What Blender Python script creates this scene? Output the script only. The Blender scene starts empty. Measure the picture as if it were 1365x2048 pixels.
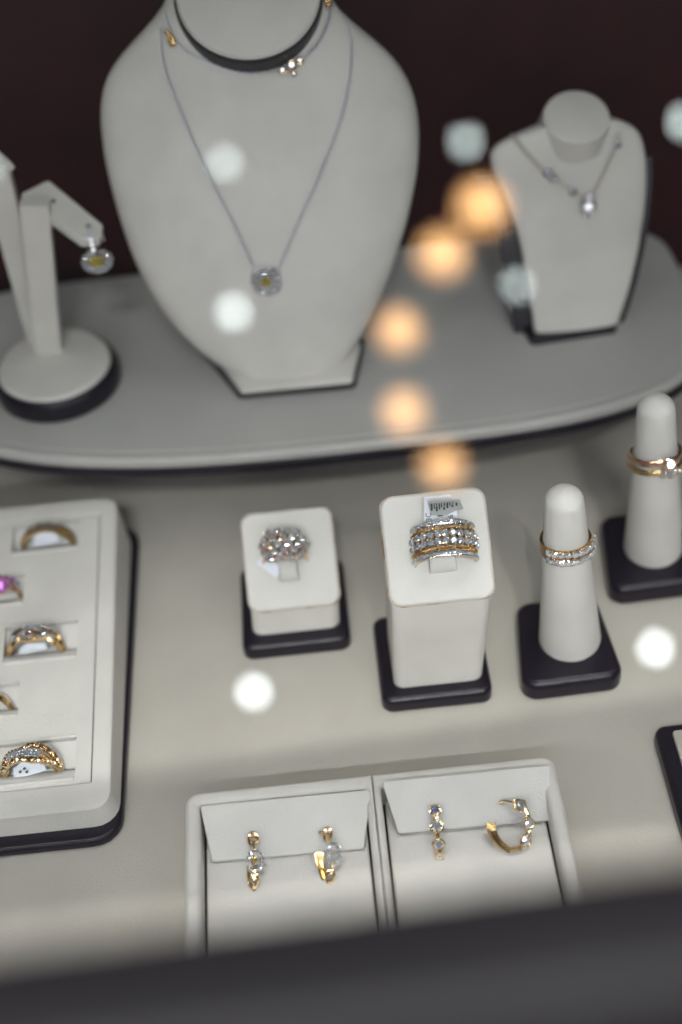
import bpy, bmesh, math, random
from mathutils import Vector, Matrix
from mathutils.bvhtree import BVHTree
R_ = math.radians
rng = random.Random(7)
SC = bpy.context.scene
COL = SC.collection
M = 0.001

# ---------------------------------------------------------------- camera
PITCH, ROLL, FPX, CAMH = R_(45), R_(6), 2844.4, 0.40
CP = Vector((0, 0, CAMH))
FW = Vector((0, math.cos(PITCH), -math.sin(PITCH)))
XX = Vector((1, 0, 0))
DD = Vector((0, -math.sin(PITCH), -math.cos(PITCH)))
cam_right = XX * math.cos(ROLL) + DD * math.sin(ROLL)
cam_up = XX * math.sin(ROLL) - DD * math.cos(ROLL)
cd = bpy.data.cameras.new('camera')
cam = bpy.data.objects.new('camera', cd)
COL.objects.link(cam)
rot = Matrix((cam_right, cam_up, -FW)).transposed()
cam.matrix_world = Matrix.Translation(CP) @ rot.to_4x4()
cd.sensor_fit = 'VERTICAL'; cd.sensor_height = 36.0; cd.sensor_width = 24.0; cd.lens = 50.0
cd.clip_start = 0.005; cd.clip_end = 50
cd.dof.use_dof = True
cd.dof.focus_distance = 0.459
cd.dof.aperture_fstop = 3.65
SC.camera = cam

def ray(px, py):
    u, v = px - 682.5, py - 1024.0
    c, s = math.cos(ROLL), math.sin(ROLL)
    return (FW * FPX + XX * (u * c - v * s) + DD * (u * s + v * c)).normalized()
def at_z(px, py, z):                      # point of the photograph on a level plane
    d = ray(px, py); return CP + d * ((z - CAMH) / d.z)
def at_y(px, py, y):
    d = ray(px, py); return CP + d * (y / d.y)
def at_plane(px, py, o, n):
    d = ray(px, py); return CP + d * ((o - CP).dot(n) / d.dot(n))

# ---------------------------------------------------------------- world, light, exposure
w = bpy.data.worlds.new('World'); SC.world = w; w.use_nodes = True
bg = w.node_tree.nodes['Background']
bg.inputs[0].default_value = (0.95, 0.9, 0.95, 1); bg.inputs[1].default_value = 0.045

def area(name, loc, target, sx, sy, power, color):
    l = bpy.data.lights.new(name, 'AREA'); l.shape = 'RECTANGLE'; l.size = sx; l.size_y = sy
    l.energy = power; l.color = color
    o = bpy.data.objects.new(name, l); COL.objects.link(o); o.location = loc
    o.rotation_euler = (Vector(target) - Vector(loc)).to_track_quat('-Z', 'Y').to_euler()
    return o
LED = area('led_strip_light', (0.0, 0.0745, 0.2215), (0.0, 0.36, 0.02), 0.70, 0.007, 0.92, (0.93, 0.95, 1.0))
def beam(src, dst, deg, energy, color, rad=0.03):
    l = bpy.data.lights.new('shop_spot_light', 'SPOT'); l.energy = energy; l.color = color
    l.spot_size = R_(deg); l.spot_blend = 1.0; l.shadow_soft_size = rad
    o = bpy.data.objects.new('shop_spot_light', l); COL.objects.link(o); o.location = src
    o.rotation_euler = (Vector(dst) - Vector(src)).to_track_quat('-Z', 'Y').to_euler()
for x in (-0.13, 0.0, 0.13):                                   # row behind the viewer, over the front of the case
    beam((x * 3 - 0.1, -1.485, 2.2), (x, 0.23, 0.0), 8.0, 95, (1.0, 0.98, 0.955))
for x in (-0.11, 0.05, 0.16):                                   # row straight above
    beam((x * 4, 0.45, 2.4), (x, 0.235, 0.0), 8.0, 42, (1.0, 0.98, 0.955))
for x, z in ((-0.10, 0.09), (-0.012, 0.12), (0.112, 0.09)):     # row aimed at the busts
    beam((x * 3 + 0.1, -1.35, 2.2), (x, 0.445, z), 7.2, 29, (0.97, 0.985, 1.0))
for k, (x, y, pw) in enumerate(((0.3, -1.0, 4.0), (-1.3, -0.5, 4.0), (1.6, -0.2, 4.0), (-0.5, 0.35, 3.2), (0.6, 0.55, 3.2), (-2.0, 0.9, 4.0), (2.3, 1.0, 4.0), (0.0, -2.4, 4.0))):
    area('added_glint_panel', (x, y, 2.55), (x * 0.2, 0.3, 0.0), 0.50, 0.36, pw * 0.55, (0.97, 0.98, 1.0))  # unseen panels added overhead so the gem facets have something bright to reflect
area('added_front_glint_light', (0.1, -2.4, 1.05), (0.0, 0.4, 0.12), 1.5, 0.55, 5.0, (0.96, 0.98, 1.0))  # unseen light added behind the viewer for the bust stones to reflect
SC.view_settings.view_transform = 'Standard'; SC.view_settings.look = 'None'
SC.view_settings.exposure = 0.14; SC.view_settings.gamma = 1.0
SC.render.engine = 'CYCLES'
SC.cycles.max_bounces = 16; SC.cycles.transmission_bounces = 14; SC.cycles.transparent_max_bounces = 16
SC.cycles.diffuse_bounces = 4; SC.cycles.glossy_bounces = 6
SC.cycles.sample_clamp_indirect = 30.0; SC.cycles.sample_clamp_direct = 0.0
SC.cycles.caustics_reflective = False; SC.cycles.caustics_refractive = False
SC.cycles.use_denoising = True
SC.cycles.use_adaptive_sampling = False

# ---------------------------------------------------------------- materials
def mat(name):
    m = bpy.data.materials.new(name); m.use_nodes = True
    nt = m.node_tree; nt.nodes.clear()
    out = nt.nodes.new('ShaderNodeOutputMaterial')
    return m, nt, out
def principled(nt, out, col, rough, metal=0.0, spec=0.5):
    b = nt.nodes.new('ShaderNodeBsdfPrincipled')
    b.inputs['Base Color'].default_value = (*col, 1); b.inputs['Roughness'].default_value = rough
    b.inputs['Metallic'].default_value = metal; b.inputs['Specular IOR Level'].default_value = spec
    nt.links.new(b.outputs[0], out.inputs[0]); return b
def leather(name, col, rough=0.5, grain=1400, bump=0.5, dist=0.00016, mottle=0.10, spec=0.35, stains=None):
    m, nt, out = mat(name); b = principled(nt, out, col, rough, 0, spec)
    tc = nt.nodes.new('ShaderNodeTexCoord')
    v = nt.nodes.new('ShaderNodeTexVoronoi'); v.inputs['Scale'].default_value = grain
    n = nt.nodes.new('ShaderNodeTexNoise'); n.inputs['Scale'].default_value = grain * 0.55; n.inputs['Detail'].default_value = 4
    mx = nt.nodes.new('ShaderNodeMath'); mx.operation = 'ADD'
    nt.links.new(tc.outputs['Object'], v.inputs['Vector']); nt.links.new(tc.outputs['Object'], n.inputs['Vector'])
    nt.links.new(v.outputs['Distance'], mx.inputs[0]); nt.links.new(n.outputs['Fac'], mx.inputs[1])
    bp = nt.nodes.new('ShaderNodeBump'); bp.inputs['Strength'].default_value = bump; bp.inputs['Distance'].default_value = dist
    nt.links.new(mx.outputs[0], bp.inputs['Height']); nt.links.new(bp.outputs[0], b.inputs['Normal'])
    n2 = nt.nodes.new('ShaderNodeTexNoise'); n2.inputs['Scale'].default_value = 45; n2.inputs['Detail'].default_value = 5
    nt.links.new(tc.outputs['Object'], n2.inputs['Vector'])
    r = nt.nodes.new('ShaderNodeValToRGB')
    r.color_ramp.elements[0].position = 0.3; r.color_ramp.elements[1].position = 0.7
    r.color_ramp.elements[0].color = (*[c * (1 - mottle) for c in col], 1)
    r.color_ramp.elements[1].color = (*[min(1, c * (1 + mottle * 0.5)) for c in col], 1)
    nt.links.new(n2.outputs['Fac'], r.inputs[0])
    last = r.outputs[0]
    if stains:
        n3 = nt.nodes.new('ShaderNodeTexNoise'); n3.inputs['Scale'].default_value = 160; n3.inputs['Detail'].default_value = 3
        nt.links.new(tc.outputs['Object'], n3.inputs['Vector'])
        r3 = nt.nodes.new('ShaderNodeValToRGB'); r3.color_ramp.elements[0].position = 0.50; r3.color_ramp.elements[1].position = 0.60
        nt.links.new(n3.outputs['Fac'], r3.inputs[0])
        mi = nt.nodes.new('ShaderNodeMix'); mi.data_type = 'RGBA'
        nt.links.new(r3.outputs[0], mi.inputs[0]); nt.links.new(last, mi.inputs[6]); mi.inputs[7].default_value = (*stains, 1)
        last = mi.outputs[2]
    nt.links.new(last, b.inputs['Base Color'])
    return m
def metal(name, col, rough=0.16):
    m, nt, out = mat(name); b = principled(nt, out, col, rough, 1.0)
    tc = nt.nodes.new('ShaderNodeTexCoord'); n = nt.nodes.new('ShaderNodeTexNoise'); n.inputs['Scale'].default_value = 900
    nt.links.new(tc.outputs['Object'], n.inputs['Vector'])
    bp = nt.nodes.new('ShaderNodeBump'); bp.inputs['Strength'].default_value = 0.15; bp.inputs['Distance'].default_value = 0.00008
    nt.links.new(n.outputs['Fac'], bp.inputs['Height']); nt.links.new(bp.outputs[0], b.inputs['Normal'])
    return m
def gem(name, tint=(1, 1, 1), spread=0.0):
    """faceted stone: refracting body (three slightly different indices when it shows fire) under a bright polish"""
    m, nt, out = mat(name)
    def glass(c, ior):
        g = nt.nodes.new('ShaderNodeBsdfGlass'); g.inputs['Roughness'].default_value = 0.0
        g.inputs['Color'].default_value = (*c, 1); g.inputs['IOR'].default_value = ior; return g.outputs[0]
    if spread:
        prev = None
        for c, ior in (((tint[0], 0, 0), 2.42 - spread), ((0, tint[1], 0), 2.42), ((0, 0, tint[2]), 2.42 + spread)):
            g = glass(c, ior)
            if prev is None: prev = g
            else:
                a = nt.nodes.new('ShaderNodeAddShader'); nt.links.new(prev, a.inputs[0]); nt.links.new(g, a.inputs[1]); prev = a.outputs[0]
    else: prev = glass(tint, 2.42)
    gl = nt.nodes.new('ShaderNodeBsdfGlossy'); gl.inputs['Roughness'].default_value = 0.02; gl.inputs['Color'].default_value = (tint[0], tint[1], tint[2], 1)
    df = nt.nodes.new('ShaderNodeBsdfDiffuse'); df.inputs[0].default_value = (0.85 * tint[0], 0.90 * tint[1], 0.98 * tint[2], 1)
    mx = nt.nodes.new('ShaderNodeMixShader'); mx.inputs[0].default_value = 0.58
    nt.links.new(prev, mx.inputs[1]); nt.links.new(gl.outputs[0], mx.inputs[2])
    m2 = nt.nodes.new('ShaderNodeMixShader'); m2.inputs[0].default_value = 0.25
    nt.links.new(mx.outputs[0], m2.inputs[1]); nt.links.new(df.outputs[0], m2.inputs[2]); nt.links.new(m2.outputs[0], out.inputs[0])
    return m
def paper(name, col):
    m, nt, out = mat(name); principled(nt, out, col, 0.45); return m

CREAM = leather('cream_leatherette', (0.67, 0.645, 0.60), 0.5)
CREAM_SOFT = leather('cream_suede_pad', (0.67, 0.65, 0.615), 0.6, grain=1800)
FLOORM = leather('beige_leatherette', (0.47, 0.44, 0.39), 0.55, grain=1500, mottle=0.06)
RISERM = leather('riser_leatherette', (0.47, 0.462, 0.435), 0.5, mottle=0.05)
GLUE = leather('glued_seam', (0.64, 0.57, 0.45), 0.5, stains=(0.42, 0.17, 0.03))
DARK = leather('dark_plum_leatherette', (0.007, 0.0045, 0.0115), 0.30, grain=1200, bump=0.25, spec=0.35, mottle=0.2)
HOLE = leather('recess_shade_colour', (0.03, 0.027, 0.02), 0.9, spec=0.1)  # shade inside slots, wells and holes, put into the colour
GOLD = metal('yellow_gold', (0.83, 0.58, 0.27))
GOLD_PALE = metal('pale_gold', (0.90, 0.69, 0.42), 0.16)
ROSE = metal('rose_gold', (0.86, 0.56, 0.38))
WHITE_GOLD = metal('white_gold', (0.78, 0.78, 0.80), 0.18)
CHAINM = metal('chain_white_gold', (0.80, 0.81, 0.86), 0.55)
CHAIN_GOLD = metal('chain_pale_gold', (0.75, 0.70, 0.60), 0.55)
DIA = gem('diamond', (0.97, 0.99, 1.0))
DIA_FIRE = gem('diamond_fiery', spread=0.22)
VIOLET = gem('violet_fire_stone', (0.62, 0.58, 1.0), spread=0.2)
YEL = gem('yellow_diamond', (1.0, 0.78, 0.18))
PINK = gem('pink_sapphire', (0.85, 0.35, 0.95))
PAPER = paper('tag_paper', (0.74, 0.77, 0.84))
INK = paper('tag_ink', (0.03, 0.05, 0.06))
FOIL = paper('tag_clear_film', (0.40, 0.41, 0.40))

def glass_mat():
    m, nt, out = mat('case_glass')
    geo = nt.nodes.new('ShaderNodeNewGeometry')
    dot = nt.nodes.new('ShaderNodeVectorMath'); dot.operation = 'DOT_PRODUCT'
    nt.links.new(geo.outputs['Incoming'], dot.inputs[0]); nt.links.new(geo.outputs['Normal'], dot.inputs[1])
    ab = nt.nodes.new('ShaderNodeMath'); ab.operation = 'ABSOLUTE'; nt.links.new(dot.outputs['Value'], ab.inputs[0])
    s = nt.nodes.new('ShaderNodeMath'); s.operation = 'SUBTRACT'; s.inputs[0].default_value = 1; nt.links.new(ab.outputs[0], s.inputs[1])
    p5 = nt.nodes.new('ShaderNodeMath'); p5.operation = 'POWER'; p5.inputs[1].default_value = 5; nt.links.new(s.outputs[0], p5.inputs[0])
    ma = nt.nodes.new('ShaderNodeMath'); ma.operation = 'MULTIPLY_ADD'; ma.inputs[1].default_value = 0.95; ma.inputs[2].default_value = 0.05
    nt.links.new(p5.outputs[0], ma.inputs[0])
    t = nt.nodes.new('ShaderNodeBsdfTransparent'); t.inputs[0].default_value = (0.985, 0.995, 0.99, 1)
    g = nt.nodes.new('ShaderNodeBsdfGlossy'); g.inputs['Roughness'].default_value = 0.0; g.inputs[0].default_value = (1, 1, 1, 1)
    mx = nt.nodes.new('ShaderNodeMixShader')
    nt.links.new(ma.outputs[0], mx.inputs[0]); nt.links.new(t.outputs[0], mx.inputs[1]); nt.links.new(g.outputs[0], mx.inputs[2])
    nt.links.new(mx.outputs[0], out.inputs[0]); return m
def emit(name, col, strength, through=0.0):
    m, nt, out = mat(name)
    e = nt.nodes.new('ShaderNodeEmission'); e.inputs[0].default_value = (*col, 1); e.inputs[1].default_value = strength
    if through:
        t = nt.nodes.new('ShaderNodeBsdfTransparent'); t.inputs[0].default_value = (1, 0.86, 0.66, 1)
        mx = nt.nodes.new('ShaderNodeMixShader'); mx.inputs[0].default_value = through
        nt.links.new(e.outputs[0], mx.inputs[1]); nt.links.new(t.outputs[0], mx.inputs[2]); nt.links.new(mx.outputs[0], out.inputs[0])
    else: nt.links.new(e.outputs[0], out.inputs[0])
    return m
GLASSM = glass_mat()
WALLM = leather('dark_maroon_wall', (0.040, 0.0070, 0.0090), 0.6, grain=300, spec=0.12, mottle=0.25)
FRAMEM = leather('grey_painted_frame', (0.036, 0.034, 0.039), 0.45, grain=900, bump=0.1, spec=0.4)

# ---------------------------------------------------------------- builders
def link(name, bm, m, parent=None, smooth=True, angle=35, stuff=False):
    bmesh.ops.recalc_face_normals(bm, faces=bm.faces)
    me = bpy.data.meshes.new(name); bm.to_mesh(me); bm.free()
    if smooth:
        for p in me.polygons: p.use_smooth = True
        me.set_sharp_from_angle(angle=R_(angle))
    if m: me.materials.append(m)
    o = bpy.data.objects.new(name, me); COL.objects.link(o)
    if parent:
        o.parent = parent
        q = parent; tot = Vector((0, 0, 0))
        while q: tot += q.location; q = q.parent
        me.transform(Matrix.Translation(-tot))     # meshes are built in world space
    if smooth:
        wn = o.modifiers.new('weighted_normals', 'WEIGHTED_NORMAL'); wn.keep_sharp = True; wn.weight = 100
    if stuff: o['kind'] = 'stuff'
    return o
def thing(name, label, cat, loc, group=None):
    o = bpy.data.objects.new(name, None); COL.objects.link(o); o.location = loc; o.empty_display_size = 0.01
    o['label'] = label; o['category'] = cat
    if group: o['group'] = group
    return o
def tag(o, label=None, cat=None, group=None, kind=None):
    for k, v in (('label', label), ('category', cat), ('group', group), ('kind', kind)):
        if v: o[k] = v
    return o
def loft(bm, rings, cap0=True, cap1=True, closed=True):
    vs = [[bm.verts.new(p) for p in r] for r in rings]
    n = len(vs[0])
    for a, b in zip(vs, vs[1:]):
        for i in range(n if closed else n - 1):
            j = (i + 1) % n
            bm.faces.new((a[i], a[j], b[j], b[i]))
    if cap0: bm.faces.new(vs[0][::-1])
    if cap1: bm.faces.new(vs[-1])
    return vs
def rpoly(pts, r, seg=5):
    """rounded polygon from 2-D points (ccw)"""
    out = []
    n = len(pts); rs = r if isinstance(r, (list, tuple)) else [r] * n
    for i in range(n):
        r = rs[i]
        p0, p, p1 = Vector(pts[i - 1]), Vector(pts[i]), Vector(pts[(i + 1) % n])
        a, b = (p0 - p), (p1 - p)
        la, lb = a.length, b.length; a.normalize(); b.normalize()
        ang = a.angle(b); t = min(r / math.tan(ang / 2), la * 0.45, lb * 0.45)
        rr = t * math.tan(ang / 2)
        c = p + (a + b).normalized() * (rr / math.sin(ang / 2))
        s, e = p + a * t - c, p + b * t - c
        a0 = math.atan2(s.y, s.x); a1 = math.atan2(e.y, e.x)
        d = (a1 - a0 + math.pi) % (2 * math.pi) - math.pi
        for k in range(seg + 1):
            q = a0 + d * k / seg
            out.append((c.x + rr * math.cos(q), c.y + rr * math.sin(q)))
    return out
def inset_poly(pts, d):
    n = len(pts); out = []
    for i in range(n):
        p0, p, p1 = Vector(pts[i - 1]), Vector(pts[i]), Vector(pts[(i + 1) % n])
        e0, e1 = (p - p0).normalized(), (p1 - p).normalized()
        n0, n1 = Vector((-e0.y, e0.x)), Vector((-e1.y, e1.x))
        b = (n0 + n1); b.normalize()
        out.append(tuple(p + b * (d / max(0.3, b.dot(n0)))))
    return out
def pad(bm, poly, r, z0, z1, bev, fr=None, taper=0.0, seg=5, bev0=0.0):
    """rounded slab: poly (ccw corner list) extruded z0..z1, top edge bevelled. fr maps (x,y,z)->world"""
    fr = fr or (lambda x, y, z: Vector((x, y, z)))
    def ring(ins, z):
        return [fr(x, y, z) for x, y in rpoly(inset_poly(poly, ins), max(r - ins, 0.0002), seg)]
    rings = []
    if bev0: rings.append(ring(bev0, z0)); rings.append(ring(0, z0 + bev0))
    else: rings.append(ring(0, z0))
    rings.append(ring(taper, z1 - bev))
    for k in range(1, 5):
        a = k / 4 * math.pi / 2
        rings.append(ring(taper + bev * (1 - math.cos(a)), z1 - bev + bev * math.sin(a)))
    loft(bm, rings)
def rect(cx, cy, w, d): return [(cx - w / 2, cy - d / 2), (cx + w / 2, cy - d / 2), (cx + w / 2, cy + d / 2), (cx - w / 2, cy + d / 2)]
def frame_of(o, ex, ey, ez):
    return lambda x, y, z: o + ex * x + ey * y + ez * z
def perp(t):
    a = Vector((0, 0, 1)) if abs(t.z) < 0.9 else Vector((1, 0, 0))
    u = t.cross(a).normalized(); return u, t.cross(u).normalized()
def tube(bm, pts, r, seg=8, closed=False, rad=None):
    n = len(pts); rings = []; u = None
    for i, p in enumerate(pts):
        if closed: t = (pts[(i + 1) % n] - pts[i - 1])
        else: t = pts[min(i + 1, n - 1)] - pts[max(i - 1, 0)]
        t.normalize()
        if u is None: u, v = perp(t)
        else:
            u = (u - t * u.dot(t)).normalized(); v = t.cross(u)
        rr = rad[i] if rad else r
        rings.append([p + u * (rr * math.cos(2 * math.pi * k / seg)) + v * (rr * math.sin(2 * math.pi * k / seg)) for k in range(seg)])
    if closed:
        vs = loft(bm, rings, False, False)
        a, b = vs[-1], vs[0]
        best = min(range(seg), key=lambda s: (a[0].co - b[s].co).length)
        for i in range(seg): bm.faces.new((a[i], a[(i + 1) % seg], b[(i + 1 + best) % seg], b[(i + best) % seg]))
    else: loft(bm, rings)
def ball(bm, p, r, sub=1):
    bmesh.ops.create_icosphere(bm, subdivisions=sub, radius=r, matrix=Matrix.Translation(p))
def lathe(bm, prof, o, ax, seg=32, ex=None, sx=1.0):
    ax = ax.normalized(); u, v = perp(ax)
    if ex is not None: u = ex; v = ax.cross(u)
    loft(bm, [[o + ax * z + u * (r * sx * math.cos(2 * math.pi * k / seg)) + v * (r * math.sin(2 * math.pi * k / seg)) for k in range(seg)] for r, z in prof])
def add_gem(bm, p, n, r, sx=1.0, sy=1.0, ex=None, pear=0.0, spin=0.0):
    """round brilliant: table, crown, girdle, pavilion; table towards n"""
    n = n.normalized(); u, v = perp(n)
    if ex is not None: u = (ex - n * ex.dot(n)).normalized(); v = n.cross(u)
    def pt(rr, a, z):
        c, s = math.cos(a), math.sin(a)
        k = 1.0 - pear * max(0, s) ** 2 * abs(c) ** 0.5 * 0.9 if pear else 1.0
        yy = s * (1 + pear * 0.6 * max(0, s))
        return p + u * (rr * r * c * sx * k) + v * (rr * r * yy * sy) + n * (z * r)
    A = lambda k: 2 * math.pi * k / 16 + spin
    t = [bm.verts.new(pt(0.56, A(2 * i), 0.30)) for i in range(8)]
    g = [bm.verts.new(pt(1.0, A(k), 0.02)) for k in range(16)]
    h = [bm.verts.new(pt(1.0, A(k), -0.02)) for k in range(16)]
    mth = [bm.verts.new(pt(0.32, A(2 * i + 1), -0.60)) for i in range(8)]
    c = bm.verts.new(pt(0.0, 0, -0.86))
    f = bm.faces.new
    f(t)
    for i in range(8):
        j = (i + 1) % 8; k = 2 * i; k1 = 2 * i + 1; k2 = (2 * i + 2) % 16
        f((t[i], g[k1], t[j])); f((t[i], g[k], g[k1])); f((t[j], g[k1], g[k2]))
        f((g[k], h[k], h[k1], g[k1])); f((g[k1], h[k1], h[k2], g[k2]))
        f((mth[i], h[k1], h[k])); f((mth[i], h[k2], h[k1])); f((mth[i], mth[j], h[k2])); f((c, mth[j], mth[i]))
def one_gem(name, parent, m, *a, **k):
    bm = bmesh.new(); add_gem(bm, *a, **k); return link(name, bm, m, parent, smooth=False)
def collet(bm, p, n, r, h, t=0.00025, seg=16, sx=1, sy=1, ex=None, pear=0.0):
    """thin bezel wall round a stone"""
    n = n.normalized(); u, v = perp(n)
    if ex is not None: u = (ex - n * ex.dot(n)).normalized(); v = n.cross(u)
    def ring(rr, z):
        out = []
        for k in range(seg):
            a = 2 * math.pi * k / seg; c, s = math.cos(a), math.sin(a)
            kk = 1.0 - pear * max(0, s) ** 2 * abs(c) ** 0.5 * 0.9 if pear else 1.0
            yy = s * (1 + pear * 0.6 * max(0, s))
            out.append(p + u * (rr * c * sx * kk) + v * (rr * yy * sy) + n * z)
        return out
    loft(bm, [ring(r * 0.55, -h), ring(r + t, -h * 0.4), ring(r + t, 0.12 * r), ring(r + t * 0.3, 0.2 * r), ring(r - t * 0.2, 0.12 * r), ring(r - t * 0.2, -h * 0.3)], True, True)
def prongs(bm, p, n, r, k=4, pr=0.0002, a0=math.pi / 4):
    n = n.normalized(); u, v = perp(n)
    for i in range(k):
        a = a0 + 2 * math.pi * i / k; d = u * math.cos(a) + v * math.sin(a)
        tube(bm, [p + d * r * 0.5 - n * r * 0.9, p + d * r * 1.02, p + d * r * 0.9 + n * r * 0.22], pr, 5)
def chain(bm, pts, pitch, lw, lr, nrm):
    """small interlocking links, alternately flat and on edge"""
    d = [0.0]
    for a, b in zip(pts, pts[1:]): d.append(d[-1] + (b - a).length)
    n = max(2, int(d[-1] / pitch)); k = 0
    for i in range(n + 1):
        s = d[-1] * i / n
        while k < len(pts) - 2 and d[k + 1] < s: k += 1
        f = (s - d[k]) / max(1e-9, d[k + 1] - d[k]); p = pts[k].lerp(pts[k + 1], f)
        t = (pts[k + 1] - pts[k]).normalized(); nn = nrm[k] if isinstance(nrm, list) else nrm
        side = t.cross(nn).normalized(); other = side if i % 2 else nn
        loop = [p + t * (pitch * 0.72 * math.cos(a)) + other * (lw * math.sin(a)) for a in [2 * math.pi * q / 8 for q in range(8)]]
        tube(bm, loop, lr, 4, closed=True)

def spline(pts, n=12):
    out = []
    for i in range(len(pts) - 1):
        p0, p1, p2, p3 = pts[max(0, i - 1)], pts[i], pts[i + 1], pts[min(len(pts) - 1, i + 2)]
        for k in range(n):
            t = k / n
            out.append(tuple(0.5 * ((2 * b) + (-a + c) * t + (2 * a - 5 * b + 4 * c - d) * t * t + (-a + 3 * b - 3 * c + d) * t ** 3) for a, b, c, d in zip(p0, p1, p2, p3)))
    out.append(pts[-1]); return out
# ---------------------------------------------------------------- the setting
bm = bmesh.new(); pad(bm, rect(0, 0.27, 1.4, 0.62), 0.002, -0.012, 0.0, 0.0008)
tag(link('display_floor', bm, FLOORM), kind='structure')
bm = bmesh.new(); pad(bm, rect(0, 0.552, 1.4, 0.03), 0.001, -0.012, 0.2425, 0.0005)
tag(link('back_wall', bm, WALLM), kind='structure')
fr_ = thing('display_case_frame', 'dark grey metal front bar of the display case, out of focus along the bottom', 'case frame', (0, 0.076, 0.24))
bm = bmesh.new()
ba = R_(2.1); bfx = Vector((math.cos(ba), math.sin(ba), 0)); bfy = Vector((-math.sin(ba), math.cos(ba), 0))
pad(bm, rect(0, 0, 1.4, 0.019), 0.001, 0.226, 0.2620, 0.0065, frame_of(Vector((0.037, 0.0738, 0)), bfx, bfy, Vector((0, 0, 1))), bev0=0.001)
link('front_bar', bm, FRAMEM, fr_)
bm = bmesh.new(); pad(bm, rect(0, 0.0745, 0.74, 0.012), 0.001, 0.2225, 0.2258, 0.0008); link('lamp_housing', bm, FRAMEM, fr_)
bm = bmesh.new(); pad(bm, rect(0, 0.3265, 1.4, 0.484), 0.0005, 0.2428, 0.2488, 0.0003)
tag(link('glass_top', bm, GLASSM, smooth=False), 'clear glass top of the display case mirroring round ceiling lamps', 'glass pane')

# ---------------------------------------------------------------- curved riser
def superell(cx, cy, ar, al, bf, bb, k=96):
    out = []
    for i in range(k):
        t = 2 * math.pi * i / k; c, s = math.cos(t), math.sin(t)
        a = ar if c > 0 else al; b = bb if s > 0 else bf; e = 2 / (7 if s > 0 else (3.4 if c > 0 else 2.6))
        out.append((cx + a * math.copysign(abs(c) ** e, c), cy + b * math.copysign(abs(s) ** e, s)))
    return out
def ell_loft(levels, k=96):
    bm = bmesh.new()
    loft(bm, [[Vector((x, y, z)) for x, y in superell(0.004, 0.457, 0.147 - i, 0.166 - i, 0.069 - i, 0.057 - i, k)] for i, z in levels])
    return bm
riser = thing('curved_riser', 'low bow-fronted riser platform, grey-cream with dark edging, under the two necklace busts', 'display riser', (0.004, 0.457, 0))
link('edging', ell_loft([(0.002, 0.0365), (0.0006, 0.0369), (0, 0.0378), (0, 0.0395), (0.0006, 0.0405), (0.003, 0.0408)]), DARK, riser)
link('top_pad', ell_loft([(0.0028, 0.0406), (0.0014, 0.0409), (0.0012, 0.0435), (0.0018, 0.0445), (0.0028, 0.0450), (0.0045, 0.0450), (0.0052, 0.0446), (0.0062, 0.0446), (0.0066, 0.0449), (0.02, 0.0449)]), RISERM, riser)
link('foot', ell_loft([(0.045, 0.0002), (0.045, 0.0366)]), DARK, riser)
RZ = 0.0449

# ---------------------------------------------------------------- ring blocks
def ring_block(x0, x1, yf, yb, zf, zb, bx0, bx1, by0, by1, foot, label, lean=0.0):
    cx = (bx0 + bx1) / 2; cy = (by0 + by1) / 2
    t = thing('ring_block', label, 'ring stand', (cx, cy, 0))
    bm = bmesh.new(); pad(bm, [(bx0, by0), (bx1, by0), (bx1, by1), (bx0, by1)], 0.004, 0.0001, 0.0065, 0.0022, bev0=0.0006); link('base', bm, DARK, t)
    sl = math.atan2(zb - zf, yb - yf); ex = Vector((1, 0, 0)); ey = Vector((0, math.cos(sl), math.sin(sl))); ez = ex.cross(ey)
    L = (yb - yf) / math.cos(sl); o = Vector(((x0 + x1) / 2, yf, zf)); W = x1 - x0
    fr = frame_of(o, ex, ey, ez)
    # slanted top cushion
    bm = bmesh.new(); pad(bm, rect(0, L / 2, W, L), 0.0045, -0.0022, 0.0, 0.0013, fr, bev0=0.0006); link('top_cushion', bm, CREAM_SOFT, t)
    bm = bmesh.new(); pad(bm, rect(0, L / 2, W + 0.0006, L + 0.0006), 0.0046, -0.0034, -0.0019, 0.0005, fr); link('glued_seam', bm, GLUE, t)
    # column, from base up to the underside of the cushion
    bm = bmesh.new()
    top = [fr(x, y, -0.0026) for x, y in rpoly(rect(0, L / 2, W - 0.0012, L - 0.0012), 0.0042)]
    fw = foot[1] - foot[0]; fc = (foot[0] + foot[1]) / 2
    bot = [Vector((fc + x * fw / W, yf + y * math.cos(sl) * 1.0, 0.0062)) for x, y in rpoly(rect(0, L / 2, W - 0.0012, L - 0.0012), 0.0042)]
    rings = [bot] + [[b.lerp(a, k / 6) for a, b in zip(top, bot)] for k in range(1, 6)] + [top]
    loft(bm, rings); link('column', bm, CREAM, t)
    return t, o, ex, ey, ez
tall, TO, TX, TY, TZ = ring_block(0.0127, 0.0475, 0.304, 0.3315, 0.0495, 0.0735, 0.0072, 0.0458, 0.2990, 0.3385,
    (0.0115, 0.0435), 'tall cream ring block with slanted top and dark base holding the wide banded ring')
low, LO, LX, LY, LZ = ring_block(-0.0363, -0.0033, 0.3345, 0.3610, 0.0195, 0.0430, -0.0405, -0.0012, 0.3290, 0.3700,
    (-0.0370, -0.0040), 'low cream ring block with slanted top and dark base holding the flower cluster ring')

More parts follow.
